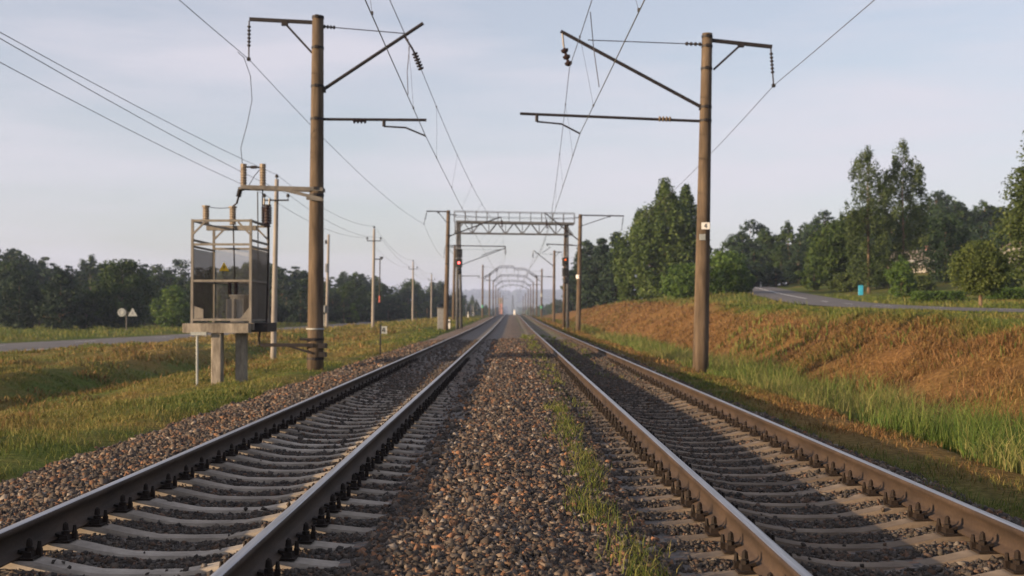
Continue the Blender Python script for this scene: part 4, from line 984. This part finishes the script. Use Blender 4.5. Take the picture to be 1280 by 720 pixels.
MB().box((b.x, Y, (g + tz_) / 2), (.65, .5, tz_ - g), bev=.15, taper=.85).build('box', M['white'], r); MB().box((b.x, Y, tz_ + .05), (.6, .5, .08), bev=.12).build('lid', M['white'], r)
Y = 420; b = at(641.3, 391, Y); g = gz(b.x, Y); t = at(641, 369, Y)
r = thing('steel_tower', 'thin dark lattice tower faint in the haze at the vanishing point', 'tower', (b.x, Y, g)); mb = MB()
for s in (-1, 1):
    for q in (-1, 1): mb.bar((b.x + s * .5, Y + q * .5, g), (t.x + s * .12, Y + q * .12, t.z), .09)
for k in range(8):
    z_ = g + (t.z - g) * k / 8; w_ = .5 - .38 * k / 8; mb.bar((b.x - w_, Y - w_, z_), (b.x + w_, Y - w_, z_ + .8), .06); mb.bar((b.x + w_, Y + w_, z_), (b.x - w_, Y + w_, z_ + .8), .06)
mb.build('lattice', M['dark_steel'], r)

# ------------------------------------------------------------------ trees
def crown(kind, h, w, n, leaf, seed):
    """leaf faces gathered in clumps through the crown volume: verts, quads, tint"""
    g = np.random.default_rng(seed)
    prof = {'round': lambda t: np.sqrt(np.clip(1 - (2 * t - 1) ** 2, 0, 1)) * (1.05 - .25 * t),
            'tall': lambda t: np.clip(np.sin(np.pi * np.clip(t, 0, 1) ** .75), 0, 1) ** .7,
            'birch': lambda t: np.interp(t, [0, .12, .35, .6, .8, 1], [.55, .95, 1, .78, .42, .06]),
            'cone': lambda t: np.interp(t, [0, .08, .5, 1], [.75, 1, .60, .03]),
            'column': lambda t: np.interp(t, [0, .15, .55, .85, 1], [.45, .8, 1, .6, .1]),
            'ball': lambda t: np.sqrt(np.clip(1 - (2 * t - 1) ** 2, 0, 1))}[kind]
    nc = max(26, int(n / 55))
    t = g.random(nc * 4); a = g.uniform(0, 2 * math.pi, nc * 4); rr = np.sqrt(g.uniform(.12, 1, nc * 4))
    keep = g.random(nc * 4) < (prof(t) + .12); t, a, rr = t[keep][:nc], a[keep][:nc], rr[keep][:nc]
    nc = len(t)
    lob = 1 + .20 * np.sin(3 * a + seed) * np.sin(5 * t + seed * 2.1) + g.normal(0, .10, nc)
    pr = prof(t) * w / 2 * rr * lob
    C = np.stack([pr * np.cos(a), pr * np.sin(a), t * h], 1)
    cr = g.uniform(.6, 1.25, nc) * {'cone': .10, 'birch': .11, 'column': .13}.get(kind, .145) * max(w, h * .35)
    ci = g.integers(0, nc, n)
    d = g.normal(size=(n, 3)); d /= np.linalg.norm(d, axis=1)[:, None]
    rad = cr[ci] * g.random(n) ** .45
    sq = {'cone': (1.2, 1.2, .45), 'birch': (.8, .8, 1.35), 'column': (.7, .7, 1.3)}.get(kind, (1.05, 1.05, .8))
    P = C[ci] + d * rad[:, None] * np.array(sq)
    if kind == 'birch': P[:, 2] -= .35 * cr[ci] * g.random(n)
    P[:, 2] = np.clip(P[:, 2], -.02 * h, 1.05 * h)
    nrm = d * .8 + g.normal(0, .6, (n, 3)) + np.array([0, 0, .35]); nrm /= np.linalg.norm(nrm, axis=1)[:, None]
    u = np.cross(nrm, g.normal(size=(n, 3))); u /= np.linalg.norm(u, axis=1)[:, None]; v = np.cross(nrm, u)
    s = leaf * g.uniform(.6, 1.3, n)[:, None]
    Q = np.stack([P - u * s * .5, P - v * s * .32 + u * s * .05, P + u * s * .5, P + v * s * .32 + u * s * .05], 1).reshape(-1, 3)
    ct = g.uniform(0, .55, nc)[ci]
    return Q, np.arange(4 * n).reshape(-1, 4), np.repeat(ct, 4), C
def limbs(mb, base, top, r0, C, z0, n, seed, lean=0):
    g = random.Random(seed)
    b = Vector(base); t = Vector(top)
    pts = [b.lerp(t, i / 7) + Vector((g.gauss(0, r0 * .35), g.gauss(0, r0 * .35), 0)) * (i / 7 if 0 < i else 0) for i in range(8)]
    mb.tube(pts, [r0 * (1.25 if i == 0 else 1) * (1 - .87 * i / 7) for i in range(8)], 9)
    idx = list(range(len(C))); g.shuffle(idx)
    for k in idx[:n]:
        e = Vector(C[k]) + Vector((0, 0, z0)); f = max(.12, min(.85, (e.z * .72 - b.z) / max(t.z - b.z, .1)))
        s = b.lerp(t, f); r = r0 * (1 - .87 * f) * .6
        mb.tube([s, s.lerp(e, .5) + Vector((0, 0, .05 * (e - s).length)), e], [r, r * .6, r * .18], 6)
def make_tree(name, label, cat, x, y, h, w, kind, leafm, n, leaf, trunk_h=.25, r0=None, seed=1, bark='bark', group=None, z=None, nl=9, rot=0):
    """h: total height; the crown begins trunk_h*h above the ground"""
    root = thing(name, label, cat, (0, 0, 0), group)
    q, f, ti, C = crown(kind, h * (1 - trunk_h), w, n, leaf, seed)
    q = q + np.array([0, 0, h * trunk_h])
    np_mesh('crown', q, [f], M[leafm], tint=ti, parent=root)
    mb = MB(); limbs(mb, (0, 0, -.3), (0, 0, h * .93), r0 or h * .016, C, h * trunk_h, nl, seed); mb.build('trunk', M[bark], root, True)
    root.location = (x, y, (gz(x, y) if z is None else z) - .05); root.rotation_euler.z = rot
    return root
def place(px, Y): return at(px, 390, Y).x
def hfor(x, Y, ytop): return at(640, ytop, Y).z - gz(x, Y)
# featured trees on the slope side
def feat(name, label, px, Y, ytop, wpx, kind, leafm, n, leaf, trunk_h=.12, seed=1, bark='bark', cat='tree', group=None, r0=None, nl=9):
    x = place(px, Y); return make_tree(name, label, cat, x, Y, hfor(x, Y, ytop), wpx / 1400 * Y, kind, leafm, n, leaf, trunk_h, r0, seed, bark, group, None, nl)
feat('birch_tree', 'tall drooping birch, highest tree of the clump left of the number 4 mast', 832, 150, 229, 92, 'birch', 'leaf_birch', 26000, .42, .04, 3, 'bark_pale')
feat('birch_tree', 'narrow birch top just left of the number 4 mast, behind the tallest birch', 858, 158, 232, 56, 'birch', 'leaf_birch', 12000, .42, .05, 4, 'bark_pale')
feat('birch_tree', 'shorter birch on the left flank of the tallest birch', 800, 156, 266, 70, 'birch', 'leaf_birch', 16000, .42, .04, 5, 'bark_pale')
feat('spruce_tree', 'dark pointed spruce left of the birches', 771, 172, 290, 56, 'cone', 'leaf_dark', 14000, .42, .03, 6)
feat('spruce_tree', 'dark spruce with a broken top, second left of the birches', 753, 185, 297, 56, 'cone', 'leaf_dark', 14000, .44, .03, 7)
feat('spruce_tree', 'dark blunt spruce at the left end of the clump, by the banded mast', 735, 205, 303, 48, 'tall', 'leaf_dark', 11000, .5, .03, 8)
feat('spruce_tree', 'low dark tree peeping out between the two right gantry posts', 716, 260, 338, 30, 'tall', 'leaf_dark', 3500, .5, .03, 9)
feat('round_bush', 'light green rounded bush in front of the birches, behind the number 4 mast', 862, 118, 331, 66, 'round', 'leaf_bright', 12000, .26, .02, 10, cat='bush')
feat('round_bush', 'dark green rounded bush right of the number 4 mast, left of the road bend', 906, 116, 316, 64, 'round', 'leaf_bright', 12000, .26, .02, 11, cat='bush')
feat('round_bush', 'low green bush at the edge of the road bend', 928, 122, 338, 30, 'round', 'leaf_bright', 3500, .24, .02, 12, cat='bush')
feat('poplar_tree', 'tall thin poplar with airy crown, left stem of the pair by the blue board', 1086, 108, 187, 66, 'column', 'leaf_poplar', 15000, .21, .07, 13, 'bark', r0=.15, nl=6)
feat('poplar_tree', 'tall thin poplar with airy crown, right stem of the pair by the blue board', 1130, 110, 181, 66, 'column', 'leaf_poplar', 15000, .21, .10, 14, 'bark', r0=.15, nl=6)
feat('round_tree', 'green leafy tree left of the tall poplars', 1046, 122, 279, 70, 'round', 'leaf', 14000, .29, .10, 15)
feat('round_tree', 'small bright tree at the inner side of the road bend', 1018, 130, 310, 40, 'round', 'leaf', 5000, .28, .06, 16)
feat('upright_shrub', 'dense upright green shrub right of the poplar stems', 1127, 92, 321, 34, 'tall', 'leaf_bright', 6000, .17, .03, 17, cat='bush')
feat('willow_tree', 'round pollard willow on a bare brown trunk beside the upper road', 1226, 62, 303, 68, 'ball', 'leaf_willow', 20000, .13, .22, 18, 'bark', r0=.13, nl=18)
feat('broad_tree', 'big olive tree cut by the right edge of the picture', 1318, 72, 148, 116, 'tall', 'leaf_willow', 30000, .22, .03, 19)
feat('dark_tree', 'very dark tree between the grey roofed house and the willow', 1183, 118, 272, 62, 'round', 'leaf_dark', 10000, .26, .05, 20)
feat('garden_bush', 'brownish green bush in front of the grey roofed house', 1152, 106, 345, 34, 'round', 'leaf_willow', 3500, .2, .02, 21, cat='bush')
feat('garden_bush', 'tall garden bush right of the willow under the big olive tree', 1258, 92, 330, 40, 'round', 'leaf', 4000, .2, .02, 22, cat='bush')
feat('garden_bush', 'low bush at the foot of the poplars by the blue board', 1060, 116, 340, 44, 'round', 'leaf_willow', 4500, .22, .02, 23, cat='bush')
feat('garden_bush', 'leafy bush filling the gap right behind the upright shrub', 1110, 118, 318, 44, 'round', 'leaf', 5000, .22, .02, 24, cat='bush')
for px0, px1, Y, lab, sd in ((1140, 1206, 80, 'trimmed low hedge between the shrub and the willow', 1), (1236, 1296, 80, 'trimmed low hedge right of the willow trunk', 2)):
    x0 = place(px0, Y); x1 = place(px1, Y); g = np.random.default_rng(sd); n = 5000
    root = thing('hedge', lab, 'hedge', ((x0 + x1) / 2, Y, gz((x0 + x1) / 2, Y)))
    P = np.stack([g.uniform(x0, x1, n) - (x0 + x1) / 2, g.normal(0, .35, n), np.clip(g.uniform(0, .75, n) + .06 * np.sin(g.uniform(0, 9, n)), 0, .85)], 1)
    u = g.normal(size=(n, 3)); u /= np.linalg.norm(u, axis=1)[:, None]; v = np.cross(u, g.normal(size=(n, 3))); v /= np.linalg.norm(v, axis=1)[:, None]
    s = .14; Q = np.stack([P - u * s * .5, P - v * s * .35, P + u * s * .5, P + v * s * .35], 1).reshape(-1, 3)
    np_mesh('foliage', Q, [np.arange(4 * n).reshape(-1, 4)], M['leaf_bright'], tint=np.repeat(g.uniform(0, .5, n), 4), parent=root)
    st = MB()
    for k in range(7):
        xx = x0 + (x1 - x0) * (k + .5) / 7; st.tube([(xx, Y, gz(xx, Y) - .1), (xx, Y, gz(xx, Y) + .5)], .03, 5)
    st.build('stems', M['bark'], root)
# left front trees
feat('spruce_tree', 'broad dark tree at the left edge of the picture beyond the road', 24, 150, 342, 60, 'tall', 'leaf_dark', 9000, .34, .03, 31)
feat('spruce_tree', 'dark conical tree, second from the left edge beyond the road', 75, 148, 339, 50, 'tall', 'leaf_dark', 8000, .34, .03, 32)
feat('round_tree', 'small tree between the dark conical tree and the large domed tree', 108, 152, 361, 34, 'round', 'leaf', 4000, .34, .04, 33)
feat('round_tree', 'large domed tree right above the pale road signs', 153, 155, 328, 78, 'round', 'leaf', 13000, .38, .03, 34)
feat('round_bush', 'light green rounded bush left of the transformer cage', 216, 150, 359, 48, 'round', 'leaf_bright', 6000, .3, .02, 35, cat='bush')
feat('spruce_tree', 'small pale green conifer before the forest, right of the near mast', 441, 190, 379, 20, 'cone', 'leaf_bright', 3000, .36, .03, 36)
feat('round_tree', 'broad domed tree behind the third pale line post', 512, 330, 351, 48, 'round', 'leaf', 6000, .7, .03, 37)
feat('round_tree', 'tree behind the fourth pale line post, left of the gantry', 548, 350, 351, 34, 'round', 'leaf_dark', 4500, .7, .03, 38)
# forests: prototypes scaled and copied
def protos(grp, label, specs):
    out = []
    for i, (nm, kind, lm, n, lf_) in enumerate(specs):
        out.append(make_tree(nm, label, 'tree', 0, -300 - 30 * i, 14, 8.5 if kind != 'cone' else 6, kind, lm, n, lf_, .06, .2, 60 + i, 'bark', grp, 0, 4))
    return out
SPEC = [('forest_tree', 'round', 'leaf_dark', 3600, .62), ('forest_tree', 'tall', 'leaf_dark', 3600, .62), ('forest_tree', 'tall', 'leaf', 3600, .60), ('forest_conifer', 'cone', 'leaf_dark', 3000, .6), ('forest_tree', 'birch', 'leaf', 3600, .6)]
def forest(grp, label, sky, seed, step=11, row_specs=((1.0, 0, 0),), weights=(3, 3, 2, 2, 1)):
    ps = protos(grp, label, SPEC); used = [False] * len(ps); g = random.Random(seed)
    sx = [s[0] for s in sky]; sy = [s[1] for s in sky]; sd = [s[2] for s in sky]
    for fac, dY, drop in row_specs:
        px = sx[0] + g.uniform(0, 5)
        while px < sx[-1]:
            Y = float(np.interp(px, sx, sd)) * fac + dY + g.uniform(-12, 12); yt = float(np.interp(px, sx, sy)) + drop + g.uniform(-6, 8)
            x = place(px, Y); h = hfor(x, Y, yt)
            i = g.choices(range(len(ps)), weights)[0]
            if h > 2:
                if not used[i]: o = ps[i]; used[i] = True
                else: o = copy_tree(ps[i])
                s = h / 14; wv = max(s, .55) * g.uniform(.9, 1.5)
                o.location = (x, Y, gz(x, Y) - .1); o.scale = (wv, wv, s); o.rotation_euler.z = g.uniform(0, 6.28)
            px += step * g.uniform(.7, 1.3)
    for i, p in enumerate(ps):
        if not used[i]:
            for ch in list(p.children): bpy.data.objects.remove(ch)
            bpy.data.objects.remove(p)
forest('trees of the wood beyond the left road', 'dark tree of the long wood beyond the left road',
       [(-90, 310, 235), (0, 314, 235), (30, 317, 235), (60, 326, 240), (100, 331, 240), (135, 324, 245), (160, 328, 245), (190, 333, 245), (240, 336, 240), (300, 334, 235), (345, 334, 235), (380, 337, 240), (405, 347, 250), (432, 341, 255), (447, 342, 258), (462, 352, 262), (490, 352, 275), (500, 362, 290), (535, 362, 320), (560, 364, 350)], 3, 17, ((1.0, 0, 0), (.88, 0, 12), (.78, 0, 30), (1.25, 0, -3)), (2, 3, 2, 4, 1))
forest('far trees left of the tracks', 'hazy far tree left of the tracks beyond the gantry',
       [(560, 366, 420), (575, 370, 440), (590, 376, 470), (602, 382, 520), (612, 384, 560)], 5, 9, ((1.0, 0, 0), (1.3, 0, -1)))
forest('trees of the hill wood', 'dark tree of the wood on the rise behind the upper road',
       [(912, 298, 215), (925, 287, 215), (940, 282, 215), (955, 284, 215), (972, 288, 215), (988, 281, 215), (1008, 277, 210), (1030, 269, 205), (1060, 264, 205), (1090, 262, 205), (1120, 262, 205), (1150, 258, 205), (1175, 243, 205), (1188, 244, 205), (1205, 250, 205), (1240, 254, 205), (1270, 250, 205), (1330, 245, 205)], 8, 12, ((1.0, 0, 0), (.88, 0, 22), (.8, 0, 44)))
forest('far trees right of the tracks', 'hazy far tree right of the tracks beyond the slope',
       [(676, 385, 620), (690, 376, 460), (705, 368, 380), (722, 352, 330), (740, 330, 300)], 9, 9, ((1.0, 0, 0), (1.25, 0, 0)))
# woods on the far hill (one uncountable mass)
g = np.random.default_rng(77); n = 34000
fx = g.uniform(-1500, 1500, n); fy = g.uniform(900, 5700, n); k = np.abs(fx) < fy * .22 + 60
k &= (fbm(fx, fy, 300, 61) > -.25) & (np.abs(fx + 1) > 14); fx, fy = fx[k], fy[k]; fz = ground_z(fx, fy)
nn = len(fx); hh_ = g.uniform(7, 15, nn); ww = g.uniform(6, 11, nn) * np.maximum(1, fy / 1800)
v, f = stones(fx, fy, fz + hh_ * .45, np.ones(nn), False); v = v.reshape(nn, 12, 3); cen = np.stack([fx, fy, fz + hh_ * .45], 1)[:, None]
v = (v - cen) * np.stack([ww * .5, ww * .5, hh_ * .62], 1)[:, None] + cen
tag(np_mesh('distant_woods', v.reshape(-1, 3), [f], M['leaf_dark'], tint=np.repeat(g.uniform(0, .5, nn), 12)), 'blue hazy wooded hills closing the view behind the tracks', 'woods', None, 'stuff')

# ------------------------------------------------------------------ houses
def house(px, Y, yeave, yridge, w, d, rz, label):
    x = place(px, Y); ze = at(px, yeave, Y).z; zr_ = at(px, yridge, Y).z; g = gz(x, Y) - .3
    r = thing('house', label, 'house', (x, Y, g)); hx, hy = w / 2, d / 2
    wl = MB(); wl.box((x, Y, (g + ze) / 2), (w, d, ze - g)); wl.prism([(x - hx, ze + .002), (x + hx, ze + .002), (x, zr_ - .12)], Y - hy + .01, Y + hy - .01); wl.build('wall', M['house_wall'], r)
    rf_ = MB()
    for s in (-1, 1): rf_._add([(x + s * (hx + .5), Y - hy - .5, ze - .35), (x, Y - hy - .5, zr_), (x, Y + hy + .5, zr_), (x + s * (hx + .5), Y + hy + .5, ze - .35), (x + s * (hx + .5), Y - hy - .5, ze - .5), (x, Y - hy - .5, zr_ - .15), (x, Y + hy + .5, zr_ - .15), (x + s * (hx + .5), Y + hy + .5, ze - .5)], [(0, 1, 2, 3), (4, 7, 6, 5), (0, 4, 5, 1), (3, 2, 6, 7), (0, 3, 7, 4)])
    ro = rf_.build('roof', M['roof'], r); ch = MB(); ch.box((x + .9, Y + .6, zr_ + .2), (.5, .5, 1.3)); ch.build('chimney', M['brick'], ro)
    for s in (-.25, .25):
        wd = MB(); zz = ze - 1.1; wd.box((x + s * w, Y - hy - .02, zz), (1.0, .05, 1.2)); wf = wd.build('window', M['white'], r); MB().box((x + s * w, Y - hy - .05, zz), (.8, .03, 1.0)).build('pane', M['glass'], wf)
    r.rotation_euler.z = rz
    return r
house(1160, 150, 331, 312, 7.0, 9, R(35), 'small house with white wall and grey gable roof among the trees')
house(1266, 130, 322, 303, 6.0, 9, R(-20), 'house roof showing above the willow, mostly hidden by trees')

# ------------------------------------------------------------------ air, sky, light, camera
hz = MB(); hz.box((0, 2700, 39), (12600, 7400, 150)); ho = hz.build('haze', None)
ho.data.materials.clear(); hm = bpy.data.materials.new('haze'); hm.use_nodes = True; nt = hm.node_tree; nt.nodes.clear()
o_ = nt.nodes.new('ShaderNodeOutputMaterial'); pv = nt.nodes.new('ShaderNodeVolumePrincipled'); pv.inputs['Density'].default_value = .00020; pv.inputs['Color'].default_value = (.56, .68, 1.0, 1); pv.inputs['Anisotropy'].default_value = .0
nt.links.new(pv.outputs[0], o_.inputs['Volume']); ho.data.materials.append(hm); ho['kind'] = 'stuff'; tag(ho, 'thin bluish morning haze over the whole landscape', 'haze')

EL = R(10.8); BETA = R(25)
sun_dir = Vector((-math.cos(BETA) * math.cos(EL), -math.sin(BETA) * math.cos(EL), math.sin(EL)))
w = bpy.data.worlds.new('World'); SC.world = w; w.use_nodes = True; nt = w.node_tree; nt.nodes.clear()
out = nt.nodes.new('ShaderNodeOutputWorld'); bg = nt.nodes.new('ShaderNodeBackground'); sk = nt.nodes.new('ShaderNodeTexSky')
sk.sky_type = 'NISHITA'; sk.sun_disc = False; sk.sun_elevation = EL; sk.sun_rotation = math.atan2(sun_dir.x, sun_dir.y); sk.air_density = 1.0; sk.dust_density = 2.0; sk.ozone_density = 1.5; sk.altitude = 100
bg.inputs['Strength'].default_value = .096
# thin high cloud veil in the sky itself
tc = nt.nodes.new('ShaderNodeTexCoord'); mp = nt.nodes.new('ShaderNodeMapping'); mp.inputs['Scale'].default_value = (1.3, 2.2, 9); mp.inputs['Rotation'].default_value = (.12, .08, .4)
no = nt.nodes.new('ShaderNodeTexNoise'); no.inputs['Scale'].default_value = 1.7; no.inputs['Detail'].default_value = 6; no.inputs['Roughness'].default_value = .55
rp = nt.nodes.new('ShaderNodeValToRGB'); rp.color_ramp.elements[0].position = .40; rp.color_ramp.elements[0].color = (.46, .46, .46, 1); rp.color_ramp.elements[1].position = .66; rp.color_ramp.elements[1].color = (.84, .84, .84, 1)
mx = nt.nodes.new('ShaderNodeMix'); mx.data_type = 'RGBA'
mx.inputs[7].default_value = (3.75, 3.56, 3.95, 1)
nt.links.new(tc.outputs['Generated'], mp.inputs[0]); nt.links.new(mp.outputs[0], no.inputs['Vector']); nt.links.new(no.outputs['Fac'], rp.inputs[0]); nt.links.new(rp.outputs[0], mx.inputs[0])
nt.links.new(sk.outputs[0], mx.inputs[6]); nt.links.new(mx.outputs[2], bg.inputs[0]); nt.links.new(bg.outputs[0], out.inputs[0])
sl = bpy.data.lights.new('sun', 'SUN'); sl.energy = 5.0; sl.angle = R(.6); sl.color = (1.0, .71, .44)
so = bpy.data.objects.new('sun', sl); COL.objects.link(so); so.rotation_euler = sun_dir.to_track_quat('Z', 'Y').to_euler(); so.location = (-40, -20, 40)
cam = bpy.data.cameras.new('camera'); co = bpy.data.objects.new('camera', cam); COL.objects.link(co)
cam.sensor_width = 36; cam.lens = F / 1280 * 36; cam.clip_end = 20000; cam.clip_start = .1
co.location = (0, 0, H); co.rotation_euler = (R(90) + PITCH, 0, 0)
cam.dof.use_dof = True; cam.dof.focus_distance = 9.0; cam.dof.aperture_fstop = 2.4
SC.camera = co
SC.view_settings.view_transform = 'Standard'; SC.view_settings.look = 'None'; SC.view_settings.exposure = 1.12; SC.view_settings.gamma = 1
SC.cycles.max_bounces = 6; SC.cycles.transparent_max_bounces = 8; SC.cycles.volume_bounces = 1; SC.cycles.use_denoising = True
